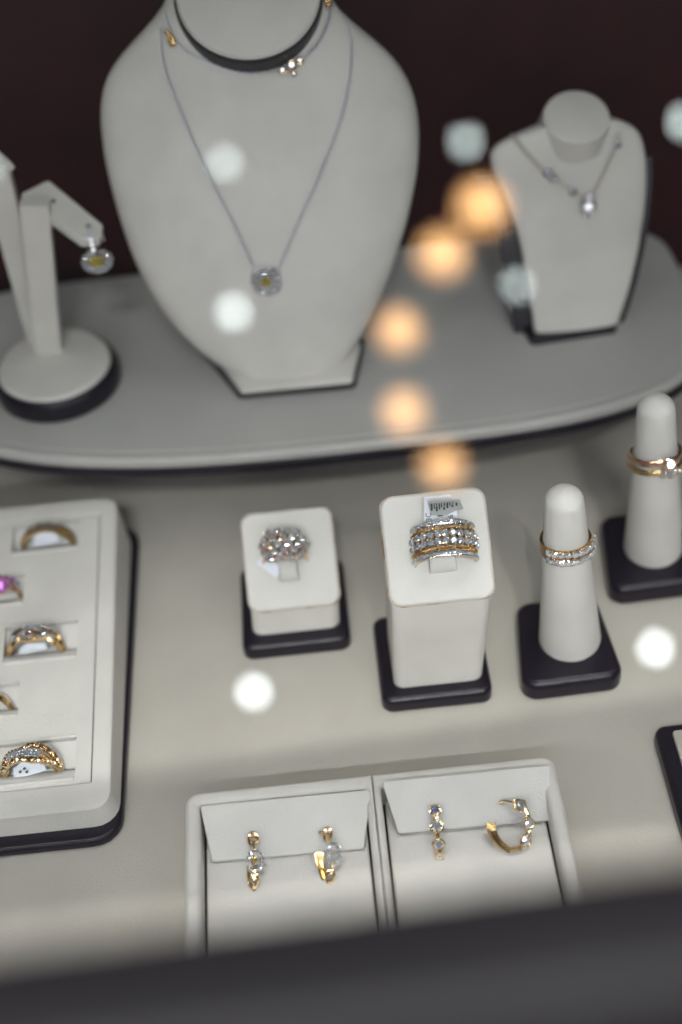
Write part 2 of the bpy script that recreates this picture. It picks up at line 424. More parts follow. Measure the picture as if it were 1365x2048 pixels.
# ---------------------------------------------------------------- rings
class RF:            # ring frame
    def __init__(s, c, side, up): s.c = c; s.s = side.normalized(); s.u = (up - s.s * up.dot(s.s)).normalized(); s.a = s.s.cross(s.u)
    def p(s, th, w, r): return s.c + s.s * (r * math.sin(th)) + s.u * (r * math.cos(th)) + s.a * w
    def n(s, th): return s.s * math.sin(th) + s.u * math.cos(th)
def band(bm, f, w0, w1, r0, r1, seg=72, dome=0.0, th0=-math.pi, th1=math.pi, taper=None):
    rings = []
    full = th1 - th0 > 6.2
    n = seg if full else seg + 1
    for i in range(n):
        th = th0 + (th1 - th0) * i / seg
        k = taper(th) if taper else 1.0
        a, b = w0 * k, w1 * k; m = (a + b) / 2; e = (b - a) * 0.14; t = (r1 - r0) * 0.25
        rings.append([f.p(th, a, r0 + t), f.p(th, a + e, r0), f.p(th, b - e, r0), f.p(th, b, r0 + t), f.p(th, b, r1 - t), f.p(th, b - e, r1), f.p(th, m, r1 + dome), f.p(th, a + e, r1), f.p(th, a, r1 - t)])
    if full:
        vs = loft(bm, rings, False, False); m_ = len(rings[0])
        for i in range(m_): bm.faces.new((vs[-1][i], vs[-1][(i + 1) % m_], vs[0][(i + 1) % m_], vs[0][i]))
    else: loft(bm, rings)
def arc_pts(f, w, r, t0, t1, n): return [f.p(t0 + (t1 - t0) * i / n, w(i / n) if callable(w) else w, r) for i in range(n + 1)]
def twisted(bm, pts, r, nrm_f, pitch, strands=2, seg=6, closed=False):
    L = [0.0]
    for a, b in zip(pts, pts[1:]): L.append(L[-1] + (b - a).length)
    for q in range(strands):
        out = []
        for i, p in enumerate(pts):
            t = (pts[min(i + 1, len(pts) - 1)] - pts[max(0, i - 1)]).normalized(); n = nrm_f(i); s = t.cross(n).normalized()
            a = 2 * math.pi * L[i] / pitch + 2 * math.pi * q / strands
            out.append(p + n * (r * 0.55 * math.cos(a)) + s * (r * 0.55 * math.sin(a)))
        tube(bm, out, r * 0.62, seg)

# wide banded ring on the tall block
UP = Vector((0.02, -math.sin(R_(27)), math.cos(R_(27)))).normalized()
c0 = at_plane(888, 1091, TO, TZ) - UP * 0.0008
f = RF(c0 - UP * 0.0003, Vector((1, 0.0, -0.03)), UP)
Rg = 0.0102
wide = thing('wide_ring', 'wide yellow gold ring with four rows of white stones, on the tall ring block', 'ring', tuple(f.c))
HW = 0.0062
bm = bmesh.new()
# open gallery: rails joined by cross bars
for a, b in ((-HW, -HW + 0.0018), (HW - 0.0018, HW)): band(bm, f, a, b, Rg - 0.0009, Rg + 0.0001)
for w_ in (-HW + 0.0030, HW - 0.0030): band(bm, f, w_ - 0.0006, w_ + 0.0006, Rg - 0.0009, Rg + 0.00025, th0=-math.pi, th1=math.pi)
band(bm, f, -0.0018, 0.0018, Rg - 0.0009, Rg - 0.0003)
for k in range(-6, 7):
    th = k * R_(16); tube(bm, [f.p(th, -HW + 0.0005, Rg - 0.0006), f.p(th, HW - 0.0005, Rg - 0.0006)], 0.0005, 5)
link('gold_band', bm, GOLD, wide)
for s in (-1, 1):
    bm = bmesh.new(); band(bm, f, s * (HW - 0.0009) - 0.00085, s * (HW - 0.0009) + 0.00085, Rg, Rg + 0.00055, th0=-R_(86), th1=R_(86)); link('white_gold_rail', bm, WHITE_GOLD, wide)
    bm = bmesh.new(); w_ = s * (HW - 0.0030)
    n = 190; pts = arc_pts(f, w_, Rg + 0.0005, -R_(92), R_(92), n)
    twisted(bm, pts, 0.00028, lambda i: f.n(-R_(92) + R_(184) * i / n), 0.0011); link('rope_wire', bm, GOLD_PALE, wide)
    bm = bmesh.new(); bmp = bmesh.new()
    for k in range(-13, 14):
        th = k * R_(6.3); p = f.p(th, s * (HW - 0.0009), Rg + 0.00072)
        add_gem(bm, p, f.n(th), 0.00062, spin=rng.random())
        for e in (-1, 1):
            ball(bmp, f.p(th + R_(3.15), s * (HW - 0.0009) + e * 0.00052, Rg + 0.00075), 0.00016)
    link('pave_stones', bm, DIA, wide, smooth=False, stuff=True); link('pave_beads', bmp, WHITE_GOLD, wide, stuff=True)
bmp = bmesh.new()
for row in (-1, 1):
    for k in range(-6, 7):
        th = k * R_(12.8); p = f.p(th, row * 0.00128, Rg + 0.00115)
        one_gem('stone', wide, DIA, p, f.n(th), 0.00118, spin=rng.random())
        prongs(bmp, p, f.n(th), 0.00098, 4, 0.00017)
        tube(bmp, [p - f.n(th) * 0.0010, p - f.n(th) * 0.0006], 0.0006, 8)
link('prong_setting', bmp, WHITE_GOLD, wide)
# finger-clip tongue through the ring
def tongue(parent, c, wdt, l0, l1, thick, ex, ey, ez):
    bm = bmesh.new(); fr = frame_of(c, ex, ey, ez)
    prof = []
    for k in range(0, 9):                                        # rounded arch profile (y,z)
        a = math.pi * k / 8; prof.append((math.cos(a) * (l0 + l1) / 2 + (l1 - l0) / 2, math.sin(a) * thick * 1.0 + 0.0002))
    rings = []
    for x, kk in ((-0.5, 0.72), (-0.47, 0.88), (-0.4, 0.97), (-0.3, 1.0), (0.3, 1.0), (0.4, 0.97), (0.47, 0.88), (0.5, 0.72)):
        rings.append([fr(x * wdt, y * (0.9 + 0.1 * kk), z * kk) for y, z in prof])
    loft(bm, rings); return link('ring_clip', bm, CREAM_SOFT, parent)
tongue(tall, at_plane(884, 1117, TO, TZ), 0.0088, 0.0046, 0.0052, 0.0042, TX, TY, TZ)
tongue(low, at_plane(578, 1140, LO, LZ), 0.0068, 0.0040, 0.0050, 0.0034, LX, LY, LZ)

# price tag behind the wide ring
def text_mesh(s, size, fr, m, parent, name='printed_text'):
    cu = bpy.data.curves.new('t', 'FONT'); cu.body = s; cu.size = size; cu.align_x = 'CENTER'; cu.align_y = 'CENTER'
    o = bpy.data.objects.new('t', cu); COL.objects.link(o)
    dg = bpy.context.evaluated_depsgraph_get(); me = bpy.data.meshes.new_from_object(o.evaluated_get(dg))
    bpy.data.objects.remove(o); b = bmesh.new(); b.from_mesh(me); bpy.data.meshes.remove(me)
    for v in b.verts: v.co = fr(v.co.x, v.co.y, v.co.z)
    return link(name, b, m, parent, smooth=False)
def sheet(bm, fr, pts, th):
    a = [bm.verts.new(fr(x, y, z)) for x, y, z in pts]; b = [bm.verts.new(fr(x, y, z - th)) for x, y, z in pts]
    n = len(a); bm.faces.new(a); bm.faces.new(b[::-1])
    for i in range(n): bm.faces.new((a[i], b[i], b[(i + 1) % n], a[(i + 1) % n]))
tg = thing('price_tag', 'folded white price tag with dark print standing behind the wide ring', 'price tag', tuple(at_plane(882, 1030, TO, TZ)))
o_t = at_plane(884, 1050, TO, TZ) + TZ * 0.004
tey = (TY * 0.93 + TZ * 0.36).normalized(); tez = TX.cross(tey)
fr = frame_of(o_t, TX, tey, tez)
bm = bmesh.new(); sheet(bm, fr, [(-0.0064, -0.004, 0), (0.0054, -0.004, 0), (0.0048, 0.0060, 0), (0.0034, 0.0098, 0.0), (-0.0052, 0.0098, 0)], 0.00015); link('paper', bm, PAPER, tg, smooth=False)
fr2 = frame_of(o_t + tez * 0.0010 + tey * 0.0016, TX, (tey * 0.94 + tez * 0.33).normalized(), (tez * 0.94 - tey * 0.33).normalized())
bm = bmesh.new(); sheet(bm, fr2, [(-0.0034, 0.0026, 0.0), (0.0012, 0.0022, 0.0003), (0.0048, 0.0036, 0.0), (0.0070, 0.0042, 0.0006), (0.0058, 0.0080, 0.0004), (-0.0046, 0.0083, 0.0)], 0.00012); link('clear_film_fold', bm, FOIL, tg, smooth=False)
bm = bmesh.new()
for k, (x, wd, y0, y1) in enumerate(((-.0036, .00055, .0050, .0078), (-.0026, .0003, .0058, .0078), (-.0020, .0006, .0046, .0064), (-.0019, .0003, .0068, .0078), (-.0010, .0004, .0052, .0077), (-.0003, .0003, .0060, .0077), (.0004, .0005, .0048, .0060), (.0006, .0004, .0065, .0077), (.0015, .0005, .0054, .0076), (.0024, .0003, .0062, .0076), (.0031, .0005, .0056, .0066), (.0033, .0003, .0070, .0076), (.0044, .0006, .0060, .0072))):
    sheet(bm, fr2, [(x, y0, 0.0009), (x + wd, y0, 0.0009), (x + wd, y1, 0.0009), (x, y1, 0.0009)], 0.0001)
link('printed_bars', bm, INK, tg, smooth=False, stuff=True)
def fr_rot(base, x0, y0, ang, z=0.0001):
    c, s = math.cos(ang), math.sin(ang); return lambda x, y, zz: base(x0 + c * x - s * y, y0 + s * x + c * y, z)
text_mesh('3C', 0.0026, fr_rot(fr, -0.0042, 0.0030, R_(90)), INK, tg)
text_mesh('6', 0.0024, fr_rot(fr, 0.0028, 0.0024, R_(90)), INK, tg)
bm = bmesh.new(); sheet(bm, fr, [(-0.0014, 0.0028, 0.0002), (0.0004, 0.0028, 0.0002), (0.0004, 0.0037, 0.0002), (-0.0014, 0.0037, 0.0002)], 0.0001); link('printed_dash', bm, INK, tg, smooth=False)

# flower cluster ring on the low block
c1 = at_plane(569, 1100, LO, LZ) - UP * 0.0005
f = RF(c1 - UP * 0.0006, Vector((1, 0, -0.03)), UP)
clus = thing('cluster_ring', 'rose gold ring domed with a cluster of sparkling round stones, on the low ring block', 'ring', tuple(f.c))
bm = bmesh.new(); Rc = 0.0082; band(bm, f, -0.0044, 0.0044, Rc - 0.0006, Rc - 0.0001)
for w_ in (-0.0042, -0.0014, 0.0014, 0.0042):
    band(bm, f, w_ - 0.0006, w_ + 0.0006, Rc - 0.0007, Rc + 0.0002)
bmq = bmesh.new()
for row, w_ in enumerate((-0.0046, -0.0023, 0.0, 0.0023, 0.0046)):
    n = (4, 5, 6, 5, 4)[row]; off = 0
    for k in range(-n // 2 if n % 2 == 0 else -(n // 2), n // 2 + 1):
        if n % 2 == 0 and k == n // 2: continue
        kk = k + (0.5 if n % 2 == 0 else 0)
        th = kk * R_(22); rr = (0.00155, 0.0013, 0.00142)[rng.randrange(3)]
        p = f.p(th, w_ + rng.uniform(-.0003, .0003), Rc + 0.0014 + 0.0009 * math.cos(th) * (1 - abs(w_) / 0.006))
        nn = (f.n(th) + f.a * (w_ / 0.0046) * 0.35 + Vector((rng.uniform(-.22, .22), rng.uniform(-.22, .22), rng.uniform(-.22, .22)))).normalized()
        one_gem('stone', clus, DIA_FIRE, p, nn, rr, spin=rng.random())
        prongs(bmq, p, nn, rr, 4, 0.0003); tube(bm, [p - nn * rr * 0.9, f.p(th, w_ * 0.8, Rc)], 0.0004, 6)
link('rose_gold_band', bm, ROSE, clus); link('prong_setting', bmq, GOLD_PALE, clus)
bm = bmesh.new(); o_t = at_plane(540, 1133, LO, LZ) + LZ * 0.0012; fr = frame_of(o_t, (LX * 0.8 - LY * 0.6), (LY * 0.8 + LX * 0.6), LZ)
sheet(bm, fr, [(-0.0045, -0.0014, 0), (0.0042, -0.0022, 0.0006), (0.0048, 0.002, 0.0010), (-0.0042, 0.0024, 0)], 0.00015); link('price_tag', bm, PAPER, clus, smooth=False)

# ---------------------------------------------------------------- ring cones
def ring_cone(x, y, label):
    t = thing('ring_cone', label, 'ring stand', (x, y, 0), 'finger shaped ring stands')
    bm = bmesh.new(); x0 = x - 0.0019; pad(bm, [(x0 - 0.0182, y - 0.0195), (x0 + 0.0178, y - 0.0185), (x0 + 0.0150, y + 0.0195), (x0 - 0.0140, y + 0.0195)], 0.0055, 0.0001, 0.0085, 0.0028, bev0=0.0008); link('base', bm, DARK, t)
    bm = bmesh.new(); ax = Vector((-0.064, 0.012, 1)).normalized()
    H = 0.0735
    prof = [(0.0106, 0.0), (0.0108, 0.001)] + [(0.0107 - 0.0043 * k / 8, 0.001 + (H - 0.0065) * k / 8) for k in range(1, 9)]
    prof += [(0.0064 * math.cos(a), H - 0.0055 + 0.0055 * math.sin(a)) for a in [R_(15), R_(30), R_(45), R_(60), R_(75), R_(87)]]
    lathe(bm, prof, Vector((x, y, 0.0083)), ax, 40); link('cone', bm, CREAM_SOFT, t)
    return ax
ax1 = ring_cone(0.0755, 0.3170, 'cream finger ring cone on dark base, just right of the tall ring block')
ax2 = ring_cone(0.1140, 0.3560, 'cream finger ring cone on a dark base, farther one at the right edge')

def cone_ring(cx, cy, zc, ax, R, w, m, label, name, tilt):
    c = Vector((cx, cy, 0.0083)) + ax * zc
    side = Vector((1, 0, 0)); n = (ax + Vector((0.0, tilt, 0))).normalized()
    up = (Vector((0, -1, 0)) - n * n.dot(Vector((0, -1, 0)))).normalized()
    f = RF(c, side, up); f.a = n.normalized(); f.s = up.cross(n).normalized() * -1
    if f.s.x < 0: f.s = -f.s
    t = thing(name, label, 'ring', tuple(c)); return f, t
f, t = cone_ring(0.0755, 0.3170, 0.0490, ax1, 0.0083, 0.003, GOLD, 'gold ring with two rows of sparkling stones around the nearer ring cone', 'double_row_ring', 0.20)
bm = bmesh.new(); band(bm, f, -0.0028, 0.0026, 0.0077, 0.0086); link('gold_band', bm, GOLD, t)
bmq = bmesh.new()
for row in (-1, 1):
    for k in range(-4, 6):
        th = R_(8) + k * R_(13.5); p = f.p(th, row * 0.0015, 0.0095); one_gem('stone', t, DIA_FIRE, p, (f.n(th) + Vector((rng.uniform(-.15, .15), 0, rng.uniform(-.1, .2)))), 0.00135, spin=rng.random()); prongs(bmq, p, f.n(th), 0.00130, 4, 0.00018)
link('prong_setting', bmq, GOLD_PALE, t)
f, t = cone_ring(0.1140, 0.3560, 0.0480, ax2, 0.0092, 0.003, ROSE, 'plain rose gold ring with one round stone, upper ring on the farther cone', 'solitaire_ring', 0.32)
bm = bmesh.new(); band(bm, f, -0.0012, 0.0012, 0.0084, 0.0093, dome=0.0002); link('rose_gold_band', bm, ROSE, t)
p = f.p(R_(14), 0.0, 0.0108); one_gem('stone', t, DIA_FIRE, p, f.n(R_(14)) + Vector((0, 0, .4)), 0.0021)
bm = bmesh.new(); collet(bm, p, f.n(R_(14)) + Vector((0, 0, .4)), 0.0021, 0.0018); link('bezel', bm, ROSE, t)
f, t = cone_ring(0.1140, 0.3560, 0.0440, ax2, 0.0092, 0.003, GOLD, 'slim yellow gold ring with small stones, lower ring on the farther cone', 'slim_ring', 0.30)
bm = bmesh.new(); band(bm, f, -0.0010, 0.0010, 0.0087, 0.0096, dome=0.0002); link('gold_band', bm, GOLD, t)
bm = bmesh.new()
for th, rr in ((2, .0012), (16, .0019), (30, .0012)):
    p = f.p(R_(th), 0.0, 0.0106); one_gem('stone', t, DIA_FIRE, p, f.n(R_(th)) + Vector((0, 0, .3)), rr); collet(bm, p, f.n(R_(th)) + Vector((0, 0, .3)), rr, rr)
link('bezel', bm, GOLD_PALE, t)

# ---------------------------------------------------------------- ring tray at the left
tray = thing('ring_tray', 'cream ring tray with dark base edge, cut off by the left edge', 'ring tray', (-0.14, 0.33, 0))
TXL, TXR = -0.215, -0.0845
bm = bmesh.new(); pad(bm, [(TXL - 0.004, 0.2575), (-0.0822, 0.2575), (-0.0800, 0.402), (TXL - 0.004, 0.402)], 0.0095, 0.0001, 0.0038, 0.0015, bev0=0.0006); link('base', bm, DARK, tray)
RY0, RY1, RZ0, RZ1 = 0.2645, 0.3965, 0.0115, 0.0255
sl = math.atan2(RZ1 - RZ0, RY1 - RY0); ex = Vector((1, 0, 0)); ey = Vector((0, math.cos(sl), math.sin(sl))); ez = ex.cross(ey)
TL = (RY1 - RY0) / math.cos(sl); tro = Vector((TXR, RY0, RZ0)); trf = frame_of(tro, ex, ey, ez)
def tp(px, py, h=0.0):
    q = at_plane(px, py, tro + ez * h, ez); d = q - tro; return d.dot(ex), d.dot(ey)
# wedge body: outer wall + raised padded rim; recessed inner panel
XI, YI0, YI1 = -0.0068, 0.0105, TL - 0.0085
outer = [(TXL - TXR, 0), (0, 0), (0, TL), (TXL - TXR, TL)]
inner = [(TXL - TXR + 0.0068, YI0), (XI, YI0), (XI, YI1), (TXL - TXR + 0.0068, YI1)]
def ringp(poly, r, z, ins=0): return [trf(x, y, z) for x, y in rpoly(inset_poly(poly, ins), r, 5)]
bm = bmesh.new()
def flat(poly, r, grow=0.0):                                       # foot of the wedge, level on the base
    out = []
    for x, y in rpoly(inset_poly(poly, -grow), r, 5):
        q = trf(x, y, 0); out.append(Vector((q.x, q.y, 0.0036)))
    return out
rings = [flat(outer, 0.008, 0.0016), ringp(outer, 0.0065, -0.0024), ringp(outer, 0.0065, -0.0016), ringp(outer, 0.006, -0.0006, 0.0004), ringp(outer, 0.005, 0.0, 0.0016)]
rings += [ringp(inner, 0.0006, 0.0, -0.0012), ringp(inner, 0.0006, -0.0005, -0.0003), ringp(inner, 0.0006, -0.0022, 0.0)]
loft(bm, rings, True, False); link('padded_rim', bm, CREAM, tray)
# slots as seen in the photograph: x0,x1 at bottom, y rows
slots = [((28, 1046), (156, 1101)), ((-80, 1155), (46, 1212)), ((12, 1248), (154, 1318)), ((-100, 1372), (36, 1436)), ((-2, 1482), (150, 1563))]
SL = []
for (xa, ya), (xb, yb) in slots:
    a = tp(xa, ya + 7, -0.0012); b = tp(xb, yb - 7, -0.0012); SL.append((min(a[0], b[0]), max(a[0], b[0]), min(a[1], b[1]), max(a[1], b[1])))
x_lo = TXL - TXR + 0.0066
# inner panel: strips between slots, each slot row
ZP = -0.0012
us = sorted({x_lo, XI - 0.0002} | {s[0] for s in SL} | {s[1] for s in SL}); vs_ = sorted({YI0 + 0.0002, YI1 - 0.0002} | {s[2] for s in SL} | {s[3] for s in SL})
bm = bmesh.new(); vcache = {}
def gv(u, v, z):
    k = (round(u, 7), round(v, 7), round(z, 7))
    if k not in vcache: vcache[k] = bm.verts.new(trf(u, v, z))
    return vcache[k]
for a, b in zip(us, us[1:]):
    for c, d in zip(vs_, vs_[1:]):
        mu, mv = (a + b) / 2, (c + d) / 2
        if any(s[0] < mu < s[1] and s[2] < mv < s[3] for s in SL): continue
        bm.faces.new((gv(a, c, ZP), gv(b, c, ZP), gv(b, d, ZP), gv(a, d, ZP)))
for s in SL:
    P4 = [(s[0], s[2]), (s[1], s[2]), (s[1], s[3]), (s[0], s[3])]
    for i in range(4):
        (a, b), (c, d) = P4[i], P4[(i + 1) % 4]
        bm.faces.new((gv(a, b, ZP), gv(c, d, ZP), gv(c, d, ZP - 0.007), gv(a, b, ZP - 0.007)))
bmesh.ops.remove_doubles(bm, verts=bm.verts, dist=1e-7)
link('slotted_panel', bm, CREAM, tray, smooth=False)
for i, s in enumerate(SL):
    xa, xb, ya, yb = s; g = ya + (yb - ya) * 0.34                # gap line where the ring sinks in
    bm = bmesh.new()
    def strip(prof, name, m):
        b = bmesh.new(); loft(b, [[trf(x, y, z) for y, z in prof] for x in (xa + 0.0001, xb - 0.0001)]); return link(name, b, m, tray)
    bm.free()
    up = [(g + 0.0006, ZP - 0.0068), (g + 0.0007, ZP - 0.0040), (g + 0.0016, ZP - 0.0030)] + [(g + 0.0016 + (yb - 0.0009 - g - 0.0016) * k / 5, ZP - 0.0030 + 0.0020 * math.sin(k / 5 * math.pi / 2)) for k in range(1, 6)] + [(yb - 0.0001, ZP - 0.0018), (yb - 0.0001, ZP - 0.0068)]
    lo = [(ya + 0.0001, ZP - 0.0068), (ya + 0.0001, ZP - 0.0006)] + [(ya + 0.0002 + (g - 0.0012 - ya) * k / 4, ZP - 0.0006 - 0.0016 * (k / 4) ** 2) for k in range(1, 5)] + [(g - 0.0006, ZP - 0.0040), (g - 0.0006, ZP - 0.0068)]
    strip(up, 'slot_cushion', CREAM_SOFT); strip(lo, 'slot_cushion', CREAM_SOFT)
    strip([(ya, ZP - 0.0069), (yb, ZP - 0.0069), (yb, ZP - 0.0066), (ya, ZP - 0.0066)], 'slot_shade_strip', HOLE)  # dark strip standing in for shade at the slot bottom
    for y_, sgn in ((yb, 1), (ya, -1)):                              # rolled lips above and below
        b = bmesh.new(); tube(b, [trf(xa + 0.0004, y_ + sgn * 0.0002, ZP + 0.0001), trf(xb - 0.0004, y_ + sgn * 0.0002, ZP + 0.0001)], 0.0006, 8); link('slot_lip', b, CREAM_SOFT, tray)

def tray_frame(i, px, R, sink, tilt=0.0):
    s = SL[i]; g = s[2] + (s[3] - s[2]) * 0.34
    x = tp(px, (slots[i][0][1] + slots[i][1][1]) / 2 + 10)[0]
    c = trf(x, g, ZP) - Vector((0, 0, sink))
    return RF(c, Vector((1, 0.0, tilt)), Vector((0, 0.10, 1)))
def tray_tag(f, t, r, w, h, z0, rot=0.0, ink=False):
    o = f.c + f.a * 0.0026 + f.u * z0; ex_ = (f.s * math.cos(rot) + f.u * math.sin(rot)); ey_ = (f.u * math.cos(rot) - f.s * math.sin(rot)); ey_ = (ey_ * 0.75 - f.a * 0.66).normalized()
    fr = frame_of(o, ex_, ey_, ex_.cross(ey_)); bm = bmesh.new()
    pts = [(-w / 2, 0, 0), (-w * 0.16, -0.0002, 0.0005), (w * 0.2, 0, 0.0002), (w / 2, 0.0004, 0), (w * 0.46, h * 0.8, 0), (w * 0.1, h, 0.0003), (-w * 0.2, h * 1.1, 0.0004), (-w * 0.47, h * 0.7, 0)]
    sheet(bm, fr, pts, 0.0003); pt = link('price_tag', bm, PAPER, t, smooth=False)
    if ink:
        bm = bmesh.new()
        for x, y in ((-0.0032, 0.0010), (-0.0016, 0.0018), (-0.0010, 0.0006)): sheet(bm, fr, [(x, y, .0009), (x + .0009, y + .0003, .0009), (x + .0007, y + .0011, .0009), (x - .0002, y + .0008, .0009)], 0.0001)
        link('printed_marks', bm, INK, t, smooth=False)
G = 'rings set in the slots of the left tray'
# back slot: textured gold band
f = tray_frame(0, 93, 0.0098, 0.0034); t = thing('gold_band_ring', 'engraved yellow gold band with tiny stones in the back slot of the left tray', 'ring', tuple(f.c), G)
bm = bmesh.new(); band(bm, f, -0.0022, 0.0022, 0.0088, 0.0098, taper=lambda th: 0.7 + 0.3 * math.cos(th)); 
for k in range(-9, 10):
    th = k * R_(8.5); tube(bm, [f.p(th - R_(3), -0.0026, 0.0097), f.p(th, 0, 0.0103), f.p(th + R_(3), 0.0026, 0.0097)], 0.00055, 5)
link('gold_band', bm, GOLD, t)
for k in (-2, -1, 0, 1, 2, 3): one_gem('stone', t, DIA_FIRE, f.p(R_(9 * k), 0.0012 * (-1) ** k, 0.0106), f.n(R_(9 * k)) + f.a * -0.3, 0.0011)
tray_tag(f, t, 0.0078, 0.0098, 0.0046, 0.0036, 0.06)
# second slot: pink stone
f = tray_frame(1, -8, 0.0088, 0.0028); t = thing('pink_stone_ring', 'rose gold ring with a pink violet stone, half cut off by the left edge', 'ring', tuple(f.c), G)
bm = bmesh.new(); band(bm, f, -0.0015, 0.0015, 0.0080, 0.0090)
for k in (-1, 1):
    tube(bm, [f.p(k * R_(28), -0.0012, 0.0094), f.p(k * R_(62), 0, 0.0090)], 0.0009, 6)
link('rose_gold_band', bm, ROSE, t)
pn = f.n(R_(12)) + f.a * 0.9
one_gem('pink_stone', t, PINK, f.p(R_(14), 0.0016, 0.0088), pn, 0.0030, sx=1.25)
bm = bmesh.new(); collet(bm, f.p(R_(14), 0.0016, 0.0088), pn, 0.0030, 0.0018, sx=1.25); link('bezel', bm, ROSE, t)
for k in range(-2, 5): one_gem('stone', t, PINK if k in (0, 2, 3) else DIA_FIRE, f.p(R_(14 * k), -0.0024, 0.0096), f.n(R_(14 * k)) + f.a * 0.2, 0.0010)
# third slot: interlaced pave ring
f = tray_frame(2, 68, 0.0092, 0.0026); t = thing('interlaced_pave_ring', 'gold ring with three loops of interlaced small stones, middle slot of the left tray', 'ring', tuple(f.c), G)
bm = bmesh.new()
for q in range(3):
    n = 120; pts = [f.p(-R_(100) + R_(200) * i / n, 0.0030 * math.sin(2.2 * math.pi * i / n + q * 2.1) * (0.5 + 0.5 * math.sin(math.pi * i / n)), 0.0096 + 0.0004 * math.cos(5 * i / n * math.pi + q)) for i in range(n + 1)]
    tube(bm, pts, 0.00100, 6)
for k in range(-10, 11):
    if abs(k) > 4:
        th = k * R_(8.5)
        for w_ in (-0.0014, 0, 0.0014): ball(bm, f.p(th, w_, 0.0100), 0.0007)
band(bm, f, -0.0016, 0.0016, 0.0084, 0.0092); link('gold_band', bm, GOLD, t)
bm = bmesh.new()
for q in range(3):
    for i in range(15):
        s = 0.28 + 0.44 * i / 14; th = -R_(100) + R_(200) * s
        w_ = 0.0030 * math.sin(2.2 * math.pi * s + q * 2.1) * (0.5 + 0.5 * math.sin(math.pi * s))
        add_gem(bm, f.p(th, w_, 0.0109), f.n(th) + f.a * rng.uniform(-.3, .5), 0.00078, spin=rng.random())
link('pave_stones', bm, DIA_FIRE, t, smooth=False, stuff=True); tray_tag(f, t, 0.008, 0.0098, 0.0030, 0.0028, 0.04)
# fourth slot
f = tray_frame(3, -34, 0.0090, 0.0028); t = thing('plain_gold_ring', 'plain yellow gold ring barely showing at the left edge of the left tray', 'ring', tuple(f.c), G)
bm = bmesh.new(); band(bm, f, -0.0016, 0.0016, 0.0086, 0.0095, dome=0.0004); link('gold_band', bm, GOLD, t)
one_gem('pale_stone', t, DIA_FIRE, f.p(R_(5), 0, 0.0112), f.n(0), 0.0024); tray_tag(f, t, 0.009, 0.0090, 0.0032, 0.0030, 0.1)
# front slot: rope loops
f = tray_frame(4, 60, 0.0095, 0.0026); t = thing('rope_twist_ring', 'gold rope twist ring with crossing loops around white stones, front slot of the left tray', 'ring', tuple(f.c), G)
bm = bmesh.new(); n = 150
for q in (0, 1):
    pts = [f.p(-R_(98) + R_(196) * i / n, (0.0030 if q else -0.0040) * math.sin(math.pi * i / n) ** 1.3 * (1 - 0.5 * math.exp(-((i / n - 0.42) / 0.10) ** 2)), 0.0096) for i in range(n + 1)]
    twisted(bm, pts, 0.00105, lambda i: f.n(-R_(98) + R_(196) * i / n), 0.0030, strands=2, seg=6)
link('rope_strands', bm, GOLD_PALE, t)
bm = bmesh.new(); band(bm, f, -0.0016, 0.0016, 0.0078, 0.0086); link('gold_band', bm, GOLD, t)
bm = bmesh.new(); band(bm, f, -0.0020, 0.0018, 0.0094, 0.0100, seg=24, th0=-R_(40), th1=R_(26)); link('stone_plate', bm, WHITE_GOLD, t)
bm = bmesh.new()
for i in range(12):
    for w_ in (-0.0013, 0.0, 0.0013):
        th = R_(-38 + 5.4 * i) + w_ * 30; add_gem(bm, f.p(th, w_, 0.0104), f.n(th) + f.a * rng.uniform(-.2, .3), 0.00066, spin=rng.random())
link('pave_stones', bm, DIA_FIRE, t, smooth=False, stuff=True)
tray_tag(f, t, 0.009, 0.0112, 0.0040, 0.0022, 0.12, ink=True)

# ---------------------------------------------------------------- earring tray in front
et = thing('earring_tray', 'two-part cream earring tray with folded flaps holding gold earrings', 'earring tray', (0, 0.2, 0))
ZR = 0.0200
X0, X1, YB, YF = -0.0590, 0.0595, 0.2615, 0.120
bm = bmesh.new()
def er(poly, r, z, ins=0): return [Vector((x, y, z)) for x, y in rpoly(inset_poly(poly, ins), r, 6)]
wells = ((X0 + 0.0050, -0.0016, YF + 0.005, YB - 0.0055), (0.0034, X1 - 0.0050, YF + 0.005, YB - 0.0050))
out = [(X0, YF), (X1, YF), (X1, YB), (X0, YB)]
# outer wall with a raised rolled rim, left and right halves joined at a seam
def half(xa, xb, well):
    b = bmesh.new(); poly = [(xa, YF), (xb, YF), (xb, YB), (xa, YB)]
    wp = [(well[0], well[2]), (well[1], well[2]), (well[1], well[3]), (well[0], well[3])]
    R4 = lambda d: [0.0004 if (xa > X0 + 0.01) else 0.0045 - d, 0.0004 if (xb < X1 - 0.01) else 0.0045 - d, 0.0004 if (xb < X1 - 0.01) else 0.0045 - d, 0.0004 if (xa > X0 + 0.01) else 0.0045 - d]
    rings = [er(poly, R4(0), 0.0003), er(poly, R4(0), ZR - 0.0022)]
    for k in range(1, 5):
        a = k / 4 * math.pi / 2; q_ = 0.0018 * (1 - math.cos(a))
        P_ = [(xa + (0.0004 * (1 - math.cos(a)) if xa > X0 + 0.01 else q_), YF + q_), (xb - (0.0004 * (1 - math.cos(a)) if xb < X1 - 0.01 else q_), YF + q_), (xb - (0.0004 * (1 - math.cos(a)) if xb < X1 - 0.01 else q_), YB - q_), (xa + (0.0004 * (1 - math.cos(a)) if xa > X0 + 0.01 else q_), YB - q_)]
        rings.append(er(P_, R4(q_), ZR - 0.0022 + 0.0022 * math.sin(a)))
    for k in range(0, 4):
        a = k / 3 * math.pi / 2; rings.append(er(wp, 0.0012, ZR - 0.0018 * (1 - math.cos(a)), -0.0018 * (1 - math.sin(a))))
    rings.append(er(wp, 0.0012, 0.0095))
    loft(b, rings, True, False); return link('rolled_rim', b, CREAM, et)
